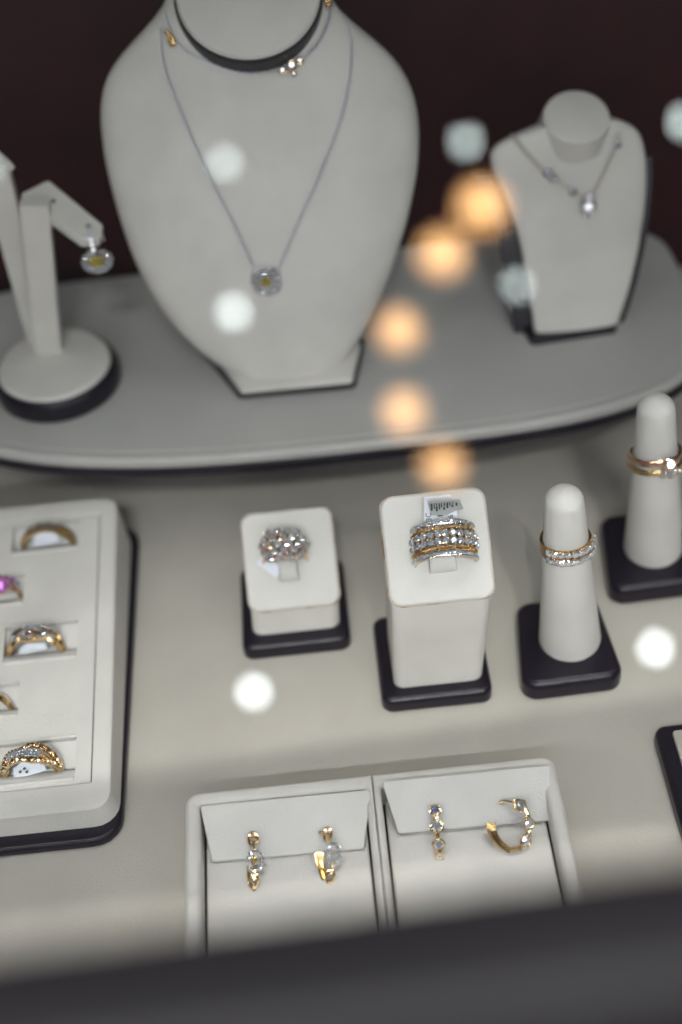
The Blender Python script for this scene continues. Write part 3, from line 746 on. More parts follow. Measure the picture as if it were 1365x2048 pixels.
half(X0, 0.0009, wells[0]); half(0.0010, X1, wells[1])
for wl in wells:
    b = bmesh.new(); pad(b, [(wl[0] + 0.0007, wl[2]), (wl[1] - 0.0007, wl[2]), (wl[1] - 0.0007, wl[3] - 0.0005), (wl[0] + 0.0007, wl[3] - 0.0005)], 0.001, 0.008, 0.0118, 0.0008); link('well_pad', b, CREAM, et)
    b = bmesh.new(); pad(b, [(wl[0] - 0.0004, wl[2]), (wl[1] + 0.0004, wl[2]), (wl[1] + 0.0004, wl[3] + 0.0004), (wl[0] - 0.0004, wl[3] + 0.0004)], 0.001, 0.006, 0.0092, 0.0002); link('well_shade_sheet', b, HOLE, et)  # dark sheet standing in for shade around the pad
def flap(c4, zt, zb):
    (a, b_, c, d) = (at_z(*c4[0], zt), at_z(*c4[1], zt), at_z(*c4[2], zb), at_z(*c4[3], zb))
    n = (b_ - a).cross(d - a).normalized()
    if n.z < 0: n = -n
    exx = (b_ - a).normalized(); eyy = n.cross(exx)
    cen = (a + b_ + c + d) / 4
    pts = [((q - cen).dot(exx), (q - cen).dot(eyy)) for q in (d, c, b_, a)]
    bm = bmesh.new(); pad(bm, pts, 0.0010, -0.0014, 0.0, 0.0005, frame_of(cen, exx, eyy, n), seg=4, bev0=0.0003)
    link('flap', bm, CREAM_SOFT, et); return cen, n, exx, eyy
FL = flap(((400, 1611), (743, 1579), (729, 1697), (424, 1724)), 0.0212, 0.0135)
FR = flap(((764, 1563), (1101, 1530), (1106, 1641), (797, 1667)), 0.0235, 0.0140)

# ---------------------------------------------------------------- earrings
def on(px, py, F_, h): return at_plane(px, py, F_[0] + F_[1] * h, F_[1])
FAC = Vector((0, -0.72, 0.69)).normalized()                          # direction the hanging faces look
def oval_link(bm, c, ex, ey, a, b, r, n=20): tube(bm, [c + ex * (a * math.cos(2 * math.pi * k / n)) + ey * (b * math.sin(2 * math.pi * k / n)) for k in range(n)], r, 8, closed=True)
IX = cam_right; IY = cam_up
GE = 'gold earrings on the flaps of the front tray'
def link_earring(label, top, mid, bot, F_, open_back):
    c1, c2, c3 = on(*top, F_, 0.0022), on(*mid, F_, 0.0040), on(*bot, F_, 0.0040)
    t = thing('link_earring', label, 'earring', tuple(c1), 'link earrings on the left flap')
    yaw = 0.75 if open_back else 0.95
    bm = bmesh.new()
    oval_link(bm, c1, IX * yaw, IY, 0.00145, 0.0019, 0.00062)
    tube(bm, [c1 + IX * -0.0012 + IY * 0.0004 + FAC * 0.0003, c1 + IX * 0.0012 + IY * 0.0004 + FAC * 0.0003], 0.00048, 8)
    tube(bm, [c1 - IY * 0.0010 + FAC * 0.0004, (c1 + c2) / 2 + IY * 0.0002, c2 + IY * 0.0030], 0.00048, 8)
    oval_link(bm, c3, IX * 0.8 + IY * 0.25, IY, 0.00145, 0.00205, 0.00055)
    tube(bm, [c2 - IY * 0.0032, (c2 + c3) / 2, c3 + IY * 0.0004 + FAC * 0.0005], 0.0006, 8)
    tube(bm, [c3 - IY * 0.0014 - IX * 0.0007 + FAC * 0.0004, c3 - IY * 0.0014 + IX * 0.0007 + FAC * 0.0004], 0.0005, 8)
    link('gold_links', bm, GOLD_PALE, t)
    bm = bmesh.new(); oval_link(bm, c2, IX * yaw, IY, 0.0023, 0.0031, 0.0004); link('stone_link', bm, WHITE_GOLD, t)
    bmq = bmesh.new(); bb = bmesh.new()
    for k in range(12):
        a = 2 * math.pi * k / 12 + 0.26
        d = IX * (math.cos(a) * yaw) + IY * math.sin(a)
        p = c2 + IX * (0.0024 * math.cos(a) * yaw) + IY * (0.0032 * math.sin(a)) + FAC * 0.0004
        add_gem(bmq, p, FAC + d * 0.5, 0.00068, spin=rng.random())
        prongs(bb, p, FAC + d * 0.5, 0.00066, 3, 0.00012)
    link('small_stones', bmq, DIA, t, smooth=False, stuff=True); link('prongs', bb, GOLD_PALE, t)
    bm = bmesh.new()
    if open_back:
        pts = [(638, 1704), (641, 1726), (646, 1746), (651, 1760), (657, 1764)]
        pts = spline(pts, 5); nb = len(pts) - 1
        base = [on(x, y, F_, 0.0026 - 0.0012 * i / nb) for i, (x, y) in enumerate(pts)]
        rad = [0.00125 - 0.0007 * i / nb for i in range(nb + 1)]
        for off in (-0.0009, 0, 0.0009):
            tube(bm, [b + IX * off * (1 - 0.55 * i / nb) + FAC * (0.0003 if off else 0) for i, b in enumerate(base)], 0.0007, 8, rad=[r_ * 0.55 for r_ in rad])
        tube(bm, [on(641, 1665, F_, 0.0008), on(650, 1664, F_, 0.0012)], 0.0004, 6); ball(bm, on(641, 1665, F_, 0.0008), 0.0006, 2)
    else:
        tube(bm, [c2 - IX * 0.0022 - IY * 0.002 - FAC * 0.0012, c3 - IX * 0.0017 + IY * 0.0010 - FAC * 0.001, c3 - IX * 0.0013 - IY * 0.0016 - FAC * 0.0008, c3 - IY * 0.0026 - FAC * 0.0002, c3 - IY * 0.0030 + IX * 0.0002], 0.0006, 8)
        oval_link(bm, c2 - IX * 0.0005 - IY * 0.0004 - FAC * 0.0018, IX, IY, 0.0006, 0.0012, 0.0004)
    link('huggie_back', bm, GOLD, t)
link_earring('gold link earring with a stone-set oval link, leftmost on the left flap', (507, 1678), (511, 1722), (509, 1762), FL, False)
link_earring('gold link earring turned sideways showing its curved back, right of the left flap', (656, 1669), (668, 1708), (661, 1752), FL, True)

def pear_setting(t, c, n, r, ex, pear, m=GOLD_PALE, sy=1.0, gm=DIA):
    one_gem('stone', t, gm, c + n * r * 0.05, n, r * 0.86, ex=ex, pear=pear, sy=sy)
    bm = bmesh.new(); collet(bm, c, n, r * 0.9, r * 0.9, 0.00055, 24, ex=ex, pear=pear, sy=sy); link('bezel', bm, m, t)
t = thing('pear_stone_earring', 'gold hoop earring seen front on with round and pear stones, left on the right flap', 'earring', tuple(on(871, 1620, FR, 0)), 'pear stone hoops on the right flap')
seq = [((871, 1620), 0.00150, 0.0, 1, 0.0020), ((874, 1653), 0.00180, 0.75, 1, 0.0038), ((878, 1690), 0.00175, 0.55, -1, 0.0046), ((880, 1716), 0.00125, 0.0, 1, 0.0040)]
bm = bmesh.new(); prev = None
for (px, py), r, pr, sg, h in seq:
    c = on(px, py, FR, h); tl = {1620: 0.35, 1653: 0.1, 1690: -0.35, 1716: -0.8}[py]
    pear_setting(t, c, (FAC + IY * tl * 0.6).normalized(), r, IX * sg, pr, gm=VIOLET if py == 1620 else DIA)
    if prev: tube(bm, [prev - FAC * 0.0008, c - FAC * 0.0008], 0.0007, 8)
    prev = c
tube(bm, [on(869, 1615, FR, -0.001), on(871, 1619, FR, 0.001)], 0.0004, 6)
link('gold_links', bm, GOLD, t)
t = thing('pear_stone_earring', 'gold pear stone hoop turned sideways as an open ring, on the right flap', 'earring', tuple(on(1040, 1610, FR, 0)), 'pear stone hoops on the right flap')
def hp(px, py, h=0.0045): return on(px, py, FR, h)
def smooth_px(l): return spline(l, 5)
bm = bmesh.new()
cpts = [(1034, 1600), (1050, 1618), (1060, 1645), (1056, 1672), (1042, 1694), (1022, 1701)]
tube(bm, [hp(*q) for q in smooth_px(cpts)], 0.0008, 8)
tube(bm, [hp(1003, 1604, 0.0006), hp(1012, 1602, 0.0012), hp(1024, 1604, 0.003), hp(1034, 1608)], 0.00045, 7); ball(bm, hp(1003, 1604, 0.0006), 0.0007, 2)
tube(bm, [hp(1030, 1598), hp(1031, 1616)], 0.0006, 7); ball(bm, hp(1030, 1618), 0.0006, 2)
link('hoop_front', bm, GOLD_PALE, t)
bm = bmesh.new(); bp_ = smooth_px([(981, 1645), (984, 1662), (991, 1677), (1003, 1690), (1020, 1702)])
for off, rr in ((0, 0.0010), (0.0008, 0.0008), (-0.0007, 0.0008)):
    tube(bm, [hp(x, y) + IX * off + FAC * (0.0004 if off == 0 else 0) for x, y in bp_], rr, 8, rad=[rr * (1.1 - 0.25 * k / (len(bp_) - 1)) for k in range(len(bp_))])
tube(bm, [hp(1014, 1701), hp(1043, 1695)], 0.0011, 4)
link('hoop_back', bm, GOLD, t)
for (px, py), r, dr in (((1043, 1611), 0.00155, (0.75, 0.66)), ((1058, 1648), 0.00165, (0.15, -1.0)), ((1053, 1683), 0.00160, (-0.72, -0.70))):
    yv = IX * -dr[0] + IY * dr[1] if False else (IX * (-dr[0]) + IY * (dr[1])) 
    n = (FAC + IX * 0.55).normalized()
    ey_ = (IX * (-0.75) + IY * 0.66) if py == 1611 else ((IX * -0.15 + IY) if py == 1648 else (IX * 0.55 + IY * 0.8))
    exx = ey_.cross(n).normalized()
    pear_setting(t, hp(px, py, 0.0056), n, r, exx, 0.75, sy=1.05)

# ---------------------------------------------------------------- tray cut off at the right edge
rt = thing('right_tray', 'dark rimmed display tray with beige pad, only its corner showing at the right edge', 'display tray', (0.15, 0.22, 0))
xr, yr = 0.0965, 0.2790
bm = bmesh.new(); pad(bm, [(xr, 0.12), (0.22, 0.12), (0.22, yr), (xr, yr)], 0.0040, 0.0001, 0.0050, 0.0018); link('rim', bm, DARK, rt)
bm = bmesh.new(); pad(bm, [(xr + 0.0055, 0.125), (0.215, 0.125), (0.215, yr - 0.0036), (xr + 0.0055, yr - 0.0036)], 0.0012, 0.003, 0.0062, 0.0005); link('pad', bm, FLOORM, rt)

# ---------------------------------------------------------------- busts
def interp(pts, y):
    pts = sorted(pts, key=lambda q: q[1])
    if y <= pts[0][1]: return pts[0][0]
    for (x0, y0), (x1, y1) in zip(pts, pts[1:]):
        if y0 <= y <= y1: return x0 + (x1 - x0) * (y - y0) / max(1e-6, (y1 - y0))
    return pts[-1][0]
def bust_body(left, right, o, lean, bulge, back, nrow=44):
    """rows of the outline on the leaning plane, each swept into a rounded section"""
    T = Vector((0, math.sin(lean), math.cos(lean))); N = Vector((0, -math.cos(lean), math.sin(lean)))
    L = [at_plane(*q, o, N) for q in left]; Rr = [at_plane(*q, o, N) for q in right]
    Ls = [(q.x, (q - o).dot(T)) for q in L]; Rs = [(q.x, (q - o).dot(T)) for q in Rr]
    s0 = max(min(s for _, s in Ls), min(s for _, s in Rs)); s1 = min(max(s for _, s in Ls), max(s for _, s in Rs))
    rows = []
    for k in range(nrow + 1):
        s = s0 + (s1 - s0) * k / nrow; xl, xr_ = interp(Ls, s), interp(Rs, s); rows.append((s, xl, xr_))
    # smooth the outline
    for _ in range(3):
        rows = [rows[0]] + [(r[0], (a[1] + 2 * r[1] + b[1]) / 4, (a[2] + 2 * r[2] + b[2]) / 4) for a, r, b in zip(rows, rows[1:], rows[2:])] + [rows[-1]]
    return rows, T, N
def bust_mesh(rows, o, T, N, bulge, depth, grow=0.0, exf=0.75, shift=0.0, seg=28):
    bm = bmesh.new(); rings = []
    for s, xl, xr_ in rows:
        t = (s - rows[0][0]) / (rows[-1][0] - rows[0][0]); xc = (xl + xr_) / 2; hw = (xr_ - xl) / 2 + grow
        bl = bulge(t, s); ring = []
        for k in range(seg + 1):
            a = math.pi * k / seg; ring.append(Vector((xc + hw * math.cos(a), 0, 0)) + Vector((0, o.y, o.z)) + T * s + N * (bl * math.sin(a) ** exf + shift))
        for k in range(1, 8):
            a = math.pi * k / 8; ring.append(Vector((xc - hw * math.cos(a), 0, 0)) + Vector((0, o.y, o.z)) + T * s - N * (depth(t, s) * math.sin(a) ** 0.35 - shift))
        rings.append(ring)
    loft(bm, rings); return bm
# large bust
BO = Vector((0, 0.4340, 0.0510)); BL = R_(23)
left = [(342, -10), (318, 30), (262, 85), (222, 130), (203, 180), (200, 240), (212, 330), (238, 430), (268, 515), (305, 590), (352, 655), (405, 705), (452, 742), (520, 768)]
right = [(652, -10), (690, 35), (752, 78), (800, 125), (829, 185), (839, 250), (836, 340), (815, 440), (790, 520), (766, 585), (742, 635), (722, 672), (698, 712), (650, 752)]
left = [(350, -130), (342, -60)] + left; right = [(640, -130), (648, -60)] + right
rows, BT, BN = bust_body(left, right, BO, BL, 0, 0)
big = thing('necklace_bust', 'large cream necklace bust with dark collar and base, left of centre on the riser', 'necklace bust', (-0.012, 0.445, 0.045))
bulge = lambda t, s: 0.017 * math.sin(math.pi * min(1, 0.12 + 0.80 * t)) ** 0.7 + 0.001
bm = bust_mesh(rows, BO, BT, BN, bulge, lambda t, s: 0.004)
bm.normal_update(); bvh_big = BVHTree.FromBMesh(bm)
link('chest', bm, CREAM, big, angle=60)
link('back_shell', bust_mesh(rows[:38], BO, BT, BN, lambda t, s: 0.0005, lambda t, s: 0.012 + 0.012 * (1 - t), grow=0.0006, shift=-0.0046), DARK, big, angle=60)
def base_poly(px, z): return [tuple(at_z(*q, z)[:2]) for q in px]
bp0 = [(483, 790), (708, 770), (722, 700), (735, 640), (400, 650), (408, 700)]
q = [at_z(x, y, 0.0455) for x, y in ((478, 796), (712, 775), (732, 690), (392, 690))]
bpoly = [(v.x, v.y) for v in q]
bm = bmesh.new(); pad(bm, bpoly, 0.003, 0.0450, 0.0500, 0.0015); link('base', bm, DARK, big)
q = [at_z(x, y, 0.0520) for x, y in ((482, 778), (705, 757), (722, 680), (415, 690))]
bm = bmesh.new(); pad(bm, [(v.x, v.y) for v in q], 0.002, 0.0495, 0.0520, 0.0010); link('base_ledge', bm, CREAM, big)
# neck cap with dark collar
nax = Vector((0.02, -math.cos(R_(56)), math.sin(R_(56)))).normalized()
hit = at_plane(497, -13, BO + BN * 0.0080, BN)
bm = bmesh.new(); lathe(bm, [(0.0262, -0.012), (0.0262, -0.0012), (0.0255, 0.0), (0.0240, 0.0003)], hit, nax, 56); link('dark_collar', bm, DARK, big)
bm = bmesh.new(); lathe(bm, [(0.0252, -0.001), (0.0252, 0.0006), (0.0244, 0.0016), (0.022, 0.0022), (0.012, 0.0030), (0.001, 0.0033)], hit, nax, 56); link('neck_cap', bm, CREAM, big)

def on_bvh(bvh, px, py, h=0.0):
    d = ray(px, py); loc, n, i, dist = bvh.ray_cast(CP, d)
    if loc is None: return None, None
    if n.dot(d) > 0: n = -n
    return loc + n * h, n
def surf_path(bvh, px, h, n=10):
    P_, N_ = [], []
    for x, y in spline(px, n):
        p, nn = on_bvh(bvh, x, y, h)
        if p is not None: P_.append(p); N_.append(nn)
    return P_, N_
nk = thing('pendant_necklace', 'fine white gold chain with square cushion pendant, yellow centre, on the large bust', 'necklace', tuple(on_bvh(bvh_big, 533, 560, 0.001)[0]))
for px in ([(322, 60), (326, 110), (340, 165), (368, 235), (400, 310), (436, 385), (470, 450), (505, 528)], [(700, 55), (704, 110), (698, 170), (680, 245), (650, 325), (620, 395), (590, 460), (562, 528)]):
    P_, N_ = surf_path(bvh_big, px, 0.0005); bm = bmesh.new(); chain(bm, P_, 0.00105, 0.00052, 0.00020, N_); link('chain', bm, CHAINM, nk, stuff=True)
def pendant(t, c, n, ex, r, centre, m_out, ring_n=12):
    ey = n.cross(ex)
    bm = bmesh.new(); bmq = bmesh.new()
    one_gem('centre_stone', t, centre, c + n * 0.0012, n, r * 0.34)
    prongs(bmq, c + n * 0.0012, n, r * 0.34, 4, 0.00025)
    for k in range(8):
        a = 2 * math.pi * (k + 0.5) / 8; d = ex * math.cos(a) + ey * math.sin(a)
        one_gem('stone', t, m_out, c + d * r * 0.50 + n * 0.0009, (n + d * 0.2 + Vector((rng.uniform(-.2, .2), 0, rng.uniform(-.2, .2)))).normalized(), r * 0.17, spin=rng.random())
    for k in range(ring_n):
        a = 2 * math.pi * k / ring_n; sq = 1 / max(abs(math.cos(a)), abs(math.sin(a))) ** 0.45
        p = c + (ex * math.cos(a) + ey * math.sin(a)) * r * 0.80 * sq + n * 0.0006
        nn = (n + (ex * math.cos(a) + ey * math.sin(a)) * 0.25 + Vector((rng.uniform(-.2, .2), rng.uniform(-.2, .2), rng.uniform(-.2, .2)))).normalized()
        one_gem('stone', t, m_out, p, nn, r * 0.225, spin=rng.random()); prongs(bmq, p, nn, r * 0.2, 3, 0.00015)
    loft(bm, [[c + (ex * math.cos(a) + ey * math.sin(a)) * r * kk / max(abs(math.cos(a)), abs(math.sin(a))) ** 0.45 + n * z for a in [2 * math.pi * q / 32 for q in range(32)]] for kk, z in ((0.86, -0.0010), (0.95, -0.0006), (0.95, 0.0), (0.6, 0.0001))])
    link('back_plate', bm, WHITE_GOLD, t); link('prong_setting', bmq, WHITE_GOLD, t)
pc, pn_ = on_bvh(bvh_big, 533, 560, 0.0012); ex_ = (Vector((1, 0, 0)) - pn_ * pn_.x).normalized()
pendant(nk, pc, pn_, ex_, 0.0055, YEL, DIA_FIRE, 14)
# choker round the collar
ck = thing('choker_necklace', 'thin choker chain with gold charm and three round stones, hugging the dark collar', 'necklace', tuple(on_bvh(bvh_big, 495, 150, 0.001)[0]))
P_, N_ = surf_path(bvh_big, [(333, 30), (345, 68), (368, 98), (410, 124), (460, 140), (505, 145), (560, 138), (600, 122), (632, 92), (652, 55), (660, 15)], 0.0006)
bm = bmesh.new(); chain(bm, P_, 0.0011, 0.0005, 0.0002, N_); link('chain', bm, CHAINM, ck, stuff=True)
bm = bmesh.new()
for x, y in ((336, 66), (343, 72), (348, 80), (341, 82), (346, 90), (351, 88)):
    p, n = on_bvh(bvh_big, x, y, 0.0012); ball(bm, p, 0.0010, 2)
link('gold_charm', bm, GOLD, ck)
bm = bmesh.new()
for x, y in ((650, 4), (657, 8), (653, 14)):
    p, n = on_bvh(bvh_big, x, y, 0.0012)
    if p: ball(bm, p, 0.0010, 2)
link('gold_clasp', bm, GOLD, ck)
bm = bmesh.new()
for x, y, r in ((565, 141, .0012), (583, 131, .0017), (599, 122, .0011), (588, 148, .0007)):
    p, n = on_bvh(bvh_big, x, y, 0.0016); n = (n + Vector((0, -.2, .5))).normalized(); one_gem('stone', ck, DIA_FIRE, p, n, r); collet(bm, p, n, r, r)
link('bezel', bm, GOLD, ck)

# small bust
SO = Vector((0, 0.4420, 0.0465)); SLN = R_(24)
left = [(1086, 243), (1040, 262), (1000, 276), (980, 292), (976, 318), (988, 350), (1012, 400), (1036, 470), (1052, 545), (1063, 620), (1072, 688)]
right = [(1221, 233), (1244, 234), (1266, 246), (1283, 272), (1290, 310), (1292, 360), (1288, 420), (1276, 500), (1260, 570), (1244, 620), (1228, 664)]
rows, ST, SN = bust_body(left, right, SO, SLN, 0, 0)
sm = thing('necklace_bust', 'small cream necklace bust with dark back and round neck, right on the riser', 'necklace bust', (0.1, 0.452, 0.045))
bm = bust_mesh(rows, SO, ST, SN, lambda t, s: 0.003 + 0.007 * max(0, t - 0.25) ** 1.2, lambda t, s: 0.0025, exf=0.5)
bm.normal_update(); bvh_sm = BVHTree.FromBMesh(bm); link('chest', bm, CREAM, sm, angle=60)
link('back_body', bust_mesh([(s, a - 0.0034, b - 0.0006) for k, (s, a, b) in enumerate(rows[:36])], SO, ST, SN, lambda t, s: 0.0004, lambda t, s: 0.030 - 0.016 * t, grow=0.0042, shift=-0.0034), DARK, sm, angle=60)
q = [at_z(x, y, 0.0455) for x, y in ((1064, 690), (1232, 664), (1262, 560), (988, 570))]
bm = bmesh.new(); pad(bm, [(v.x, v.y) for v in q], 0.002, 0.0450, 0.0475, 0.0008); link('base', bm, DARK, sm)
nax = Vector((0.03, -math.cos(R_(69)), math.sin(R_(69)))).normalized()
hit = at_plane(1153, 236, SO + SN * 0.0040, SN)
bm = bmesh.new(); lathe(bm, [(0.0140, -0.0080), (0.0136, -0.0060), (0.0132, -0.0045), (0.0129, -0.0030), (0.0128, -0.001), (0.0122, 0.0008), (0.0108, 0.0016), (0.006, 0.0021), (0.0005, 0.0022)], hit, nax, 44); link('neck', bm, CREAM, sm)
n2 = thing('drop_necklace', 'pale chain with small round stones and a bright oval drop, on the small bust', 'necklace', tuple(on_bvh(bvh_sm, 1175, 408, 0.001)[0]))
for px in ([(1025, 272), (1048, 300), (1078, 332), (1110, 358), (1145, 382), (1172, 396)], [(1236, 268), (1230, 295), (1218, 325), (1202, 358), (1186, 384), (1174, 396)]):
    P_, N_ = surf_path(bvh_sm, px, 0.0005); bm = bmesh.new(); chain(bm, P_, 0.0013, 0.0007, 0.00028, N_); link('chain', bm, CHAIN_GOLD, n2, stuff=True)
bm = bmesh.new()
for x, y, r in ((1096, 345, .0016), (1105, 354, .0014), (1145, 383, .0014), (1233, 287, .0013)):
    p, n = on_bvh(bvh_sm, x, y, 0.0016)
    if p is None: continue
    n = (n + Vector((0, -.1, .3))).normalized(); one_gem('stone', n2, DIA_FIRE, p, n, r); collet(bm, p, n, r, r)
for x, y in ((1166, 392), (1170, 396)):
    pass
pc, pn_ = on_bvh(bvh_sm, 1175, 408, 0.0018)
for dx, dy, r in ((0, -12, .0016), (0, 6, .0026), (-9, -2, .0008), (9, -2, .0008), (-10, 9, .0008), (10, 9, .0008), (-6, 20, .0008), (6, 20, .0008), (0, 23, .0008)):
    p, n = on_bvh(bvh_sm, 1175 + dx, 404 + dy, 0.0022); n = (n + Vector((rng.uniform(-.2, .2), -.1, rng.uniform(0, .4)))).normalized(); one_gem('stone', n2, DIA_FIRE, p, n, r); collet(bm, p, n, r, r * 0.8)
link('bezel', bm, WHITE_GOLD, n2)

# ---------------------------------------------------------------- earring stand
es = thing('earring_stand', 'cream two-armed earring stand on a round dark-edged base, left on the riser', 'earring stand', (-0.106, 0.445, 0.045))
ec = Vector((-0.1058, 0.4435, 0.0450))
bm = bmesh.new(); lathe(bm, [(0.0238, 0.0001), (0.0248, 0.001), (0.0250, 0.004), (0.0244, 0.0070), (0.0232, 0.0088), (0.0218, 0.0092)], ec, Vector((0, 0, 1)), 64); link('base', bm, DARK, es)
bm = bmesh.new(); lathe(bm, [(0.0222, 0.006), (0.0222, 0.0094), (0.0214, 0.0104), (0.0195, 0.0108), (0.01, 0.0109)], ec, Vector((0, 0, 1)), 64); link('base_pad', bm, CREAM, es)
def bar(a, b, wa, wb, da, db, name, m=CREAM, wdir=None, parent=es, r=0.0006):
    """rectangular bar from a to b; width dir wdir, other dir derived"""
    t = (b - a).normalized(); wv = (wdir - t * wdir.dot(t)).normalized(); dv = t.cross(wv)
    def ring(p, w, d, ins=0): return [p + wv * x + dv * y for x, y in rpoly(rect(0, 0, w - ins, d - ins), r, 3)]
    bm = bmesh.new(); loft(bm, [ring(a, wa, da, 0.0006), ring(a + t * 0.0004, wa, da), ring(b - t * 0.0004, wb, db), ring(b, wb, db, 0.0006)]); return link(name, bm, m, parent)
foot = at_z(97, 700, 0.0556)
topp = at_y(70, 405, foot.y + 0.002)
W_ = Vector((1, 0, 0))
bar(foot, topp, 0.0106, 0.0106, 0.006, 0.006, 'post', wdir=W_)
foot2 = at_z(82, 697, 0.0556) + Vector((0, 0.006, 0)); top2 = at_y(-12, 330, foot2.y + 0.004)
bar(foot2, top2, 0.0104, 0.0104, 0.006, 0.006, 'post', wdir=W_)
# slanted arm
a0, a1 = at_z(38, 388, topp.z), at_z(97, 358, topp.z)
b0, b1 = at_z(163, 478, topp.z - 0.010), at_z(207, 450, topp.z - 0.010)
nrm = (a1 - a0).cross(b0 - a0).normalized()
if nrm.z < 0: nrm = -nrm
exx = (a1 - a0).normalized(); eyy = nrm.cross(exx); cen = (a0 + a1 + b0 + b1) / 4
tip = at_plane(200, 478, cen, nrm)
pts = [((v - cen).dot(exx), (v - cen).dot(eyy)) for v in (a0, b0, tip, b1, a1)]
bm = bmesh.new()
def ccw(p): return p if sum(p[i - 1][0] * p[i][1] - p[i][0] * p[i - 1][1] for i in range(len(p))) > 0 else p[::-1]
pad(bm, ccw(pts), 0.0018, -0.0040, 0.0, 0.0008, frame_of(cen, exx, eyy, nrm)); link('arm', bm, CREAM, es)
bm = bmesh.new()
for x, y in ((107, 402), (177, 452)):
    p = at_plane(x, y, cen, nrm); lathe(bm, [(0.0009, -0.0005), (0.0009, 0.0001)], p, nrm, 12)
link('earring_hole', bm, HOLE, es)
# second arm, mostly outside
a0 = top2; bm = bmesh.new(); bar(a0 + Vector((0.004, 0.004, 0.0)), a0 + Vector((-0.022, -0.012, -0.012)), 0.012, 0.012, 0.004, 0.004, 'arm', wdir=Vector((0.4, -0.9, 0)))
bm.free()
# drop earring
de = thing('drop_earring', 'drop earring with an oval halo and yellow centre stone hanging from the earring stand', 'earring', tuple(at_plane(180, 460, cen, nrm)))
DN = Vector((0.1, -0.55, 0.83)).normalized()
p0 = at_plane(180, 463, cen, nrm) + nrm * 0.001; yy = p0.y - 0.002
p1, p2, p3 = at_y(181, 470, yy), at_y(186, 500, yy), at_y(195, 523, yy)
bm = bmesh.new(); oval_link(bm, at_y(180, 470, yy), IX, IY, 0.0011, 0.0014, 0.0003); tube(bm, [p1, p2, p3], 0.0004, 6)
tube(bm, [at_plane(176, 450, cen, nrm), p0, p1], 0.0003, 6); tube(bm, [p1, at_y(205, 470, yy + 0.004), at_y(208, 482, yy + 0.004)], 0.0004, 6)
link('ear_wire', bm, CHAINM, de)
bmq = bmesh.new()
for k, y in enumerate((480, 490, 500)): one_gem('stone', de, DIA_FIRE, at_y(182 + 2.5 * k, y, yy - 0.001), Vector((0.1, -.8, .6)), 0.0010)
one_gem('centre_stone', de, YEL, p3 + DN * 0.0010, DN, 0.0022, sx=1.25)
for k in range(12):
    a = 2 * math.pi * k / 12; e1 = Vector((1, 0.05, 0.0)); e1 = (e1 - DN * e1.dot(DN)).normalized(); e2 = DN.cross(e1)
    p = p3 + e1 * (0.0048 * math.cos(a)) + e2 * (0.0038 * math.sin(a)) + DN * 0.0006
    one_gem('stone', de, DIA_FIRE, p, DN + e1 * .25 * math.cos(a) + e2 * .25 * math.sin(a) + Vector((rng.uniform(-.2, .2), 0, rng.uniform(-.2, .2))), 0.00125); prongs(bmq, p, DN, 0.0011, 3, 0.00018)
link('prong_setting', bmq, WHITE_GOLD, de)
bm = bmesh.new(); lathe(bm, [(0.0034, -0.0008), (0.0046, -0.0004), (0.0046, 0.0)], p3, DN, 24, ex=e1, sx=1.2); link('back_plate', bm, WHITE_GOLD, de)

# ---------------------------------------------------------------- lamps of the shop, mirrored in the glass top
GZ = 0.2488
def mirrored(px, py, z):
    g = at_z(px, py, GZ); d = ray(px, py); d.z = -d.z; return g + d * ((z - GZ) / d.z)
spots = [((450, 322), 10.0, 'small white ceiling spotlight mirrored on the large bust chest'), ((467, 621), 21.0, 'small white ceiling spotlight mirrored below the cushion pendant'),
         ((932, 280), 12.0, 'small white ceiling spotlight mirrored left of the small bust'), ((1035, 568), 13.0, 'small white ceiling spotlight mirrored beside the small bust base'),
         ((507, 1380), 38.0, 'small white ceiling spotlight mirrored below the low ring block'), ((1312, 1293), 38.0, 'small white ceiling spotlight mirrored right of the nearer ring cone'),
         ((1372, 240), 14.0, 'small white ceiling spotlight mirrored at the upper right edge'), ((-34, 335), 12.0, 'small white ceiling spotlight mirrored at the left edge above the earring stand')]
CANM = paper('lamp_can', (0.03, 0.03, 0.03))
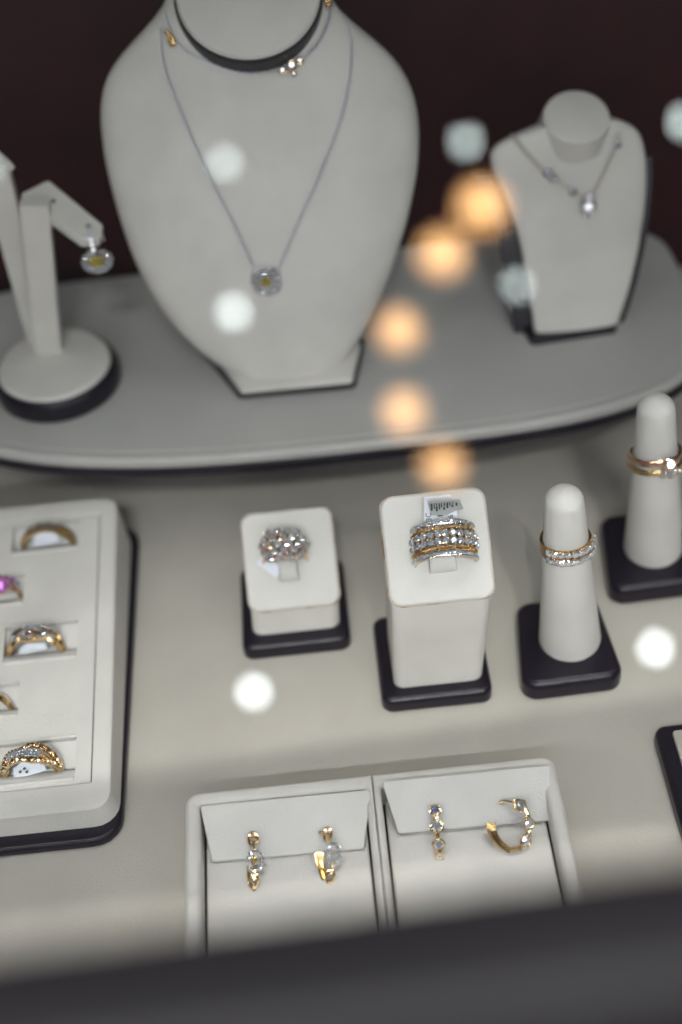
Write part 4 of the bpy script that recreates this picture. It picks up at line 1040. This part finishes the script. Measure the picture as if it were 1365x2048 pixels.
for (px, py), st, lb in spots:
    c = mirrored(px, py, 2.45); t = thing('ceiling_spotlight', lb, 'ceiling lamp', tuple(c), 'white ceiling spotlights')
    aim = (c - Vector((0, 0.2, 0.25))).normalized(); rad = 0.0052 * (c - Vector((0.0, 0.2, GZ))).length
    bm = bmesh.new(); lathe(bm, [(rad * 0.98, 0.0), (rad, 0.002), (rad, 0.004)], c, aim, 32); link('lens', bm, emit('spot_glow', (0.86, 0.97, 0.95), st * 1.45), t)
    bm = bmesh.new(); lathe(bm, [(rad * 1.1, 0.005), (rad * 1.25, 0.01), (rad * 1.25, 0.09), (rad, 0.1)], c, aim, 32); link('can', bm, CANM, t)
warm_in = emit('bulb_glow', (1.0, 0.70, 0.36), 14.0); warm_out = emit('amber_globe', (1.0, 0.54, 0.24), 9.5, 0.40)
for (px, py), k, lb in (((965, 410), 0.0212, 'largest amber glow beside the small bust shoulder'), ((885, 505), 0.0200, 'second amber glow from the top, between the busts'), ((799, 657), 0.0185, 'amber glow at the large bust lower right edge'), ((808, 820), 0.0188, 'amber glow over the riser below the large bust'), ((886, 928), 0.0185, 'lowest amber glow, just above the tall ring block')):
    c = mirrored(px, py, 2.0); t = thing('pendant_lamp', 'round pendant lamp mirrored as the ' + lb, 'pendant lamp', tuple(c), 'warm pendant lamps')
    R0 = 0.88 * k * (c - Vector((0.0, 0.2, GZ))).length
    bm = bmesh.new(); bmesh.ops.create_uvsphere(bm, u_segments=32, v_segments=20, radius=R0, matrix=Matrix.Translation(c)); link('globe', bm, warm_out, t)
    bm = bmesh.new(); bmesh.ops.create_uvsphere(bm, u_segments=24, v_segments=16, radius=R0 * 0.62, matrix=Matrix.Translation(c - Vector((0, 0, R0 * 0.12)))); link('bulb', bm, warm_in, t)
    bm = bmesh.new(); lathe(bm, [(R0 * 0.4, R0 * 0.95), (R0 * 0.35, R0 * 1.3), (0.004, R0 * 1.4), (0.004, 0.45)], c, Vector((0, 0, 1)), 16); link('cap_and_cord', bm, CANM, t)

# ---------------------------------------------------------------- stones belong to their settings, cushions and lips to the slotted panel
def rehome(holder_names, child_names):
    for t in [o for o in bpy.data.objects if o.parent is None and o.get('category')]:
        kids = list(t.children)
        holders = [k for k in kids if k.name.split('.')[0] in holder_names]
        if not holders: continue
        for k in kids:
            if k.name.split('.')[0] in child_names and k is not holders[0]: k.parent = holders[0]
rehome(('prong_setting', 'bezel'), ('stone', 'centre_stone', 'pink_stone'))
rehome(('slotted_panel',), ('slot_cushion', 'slot_lip', 'slot_shade_strip'))
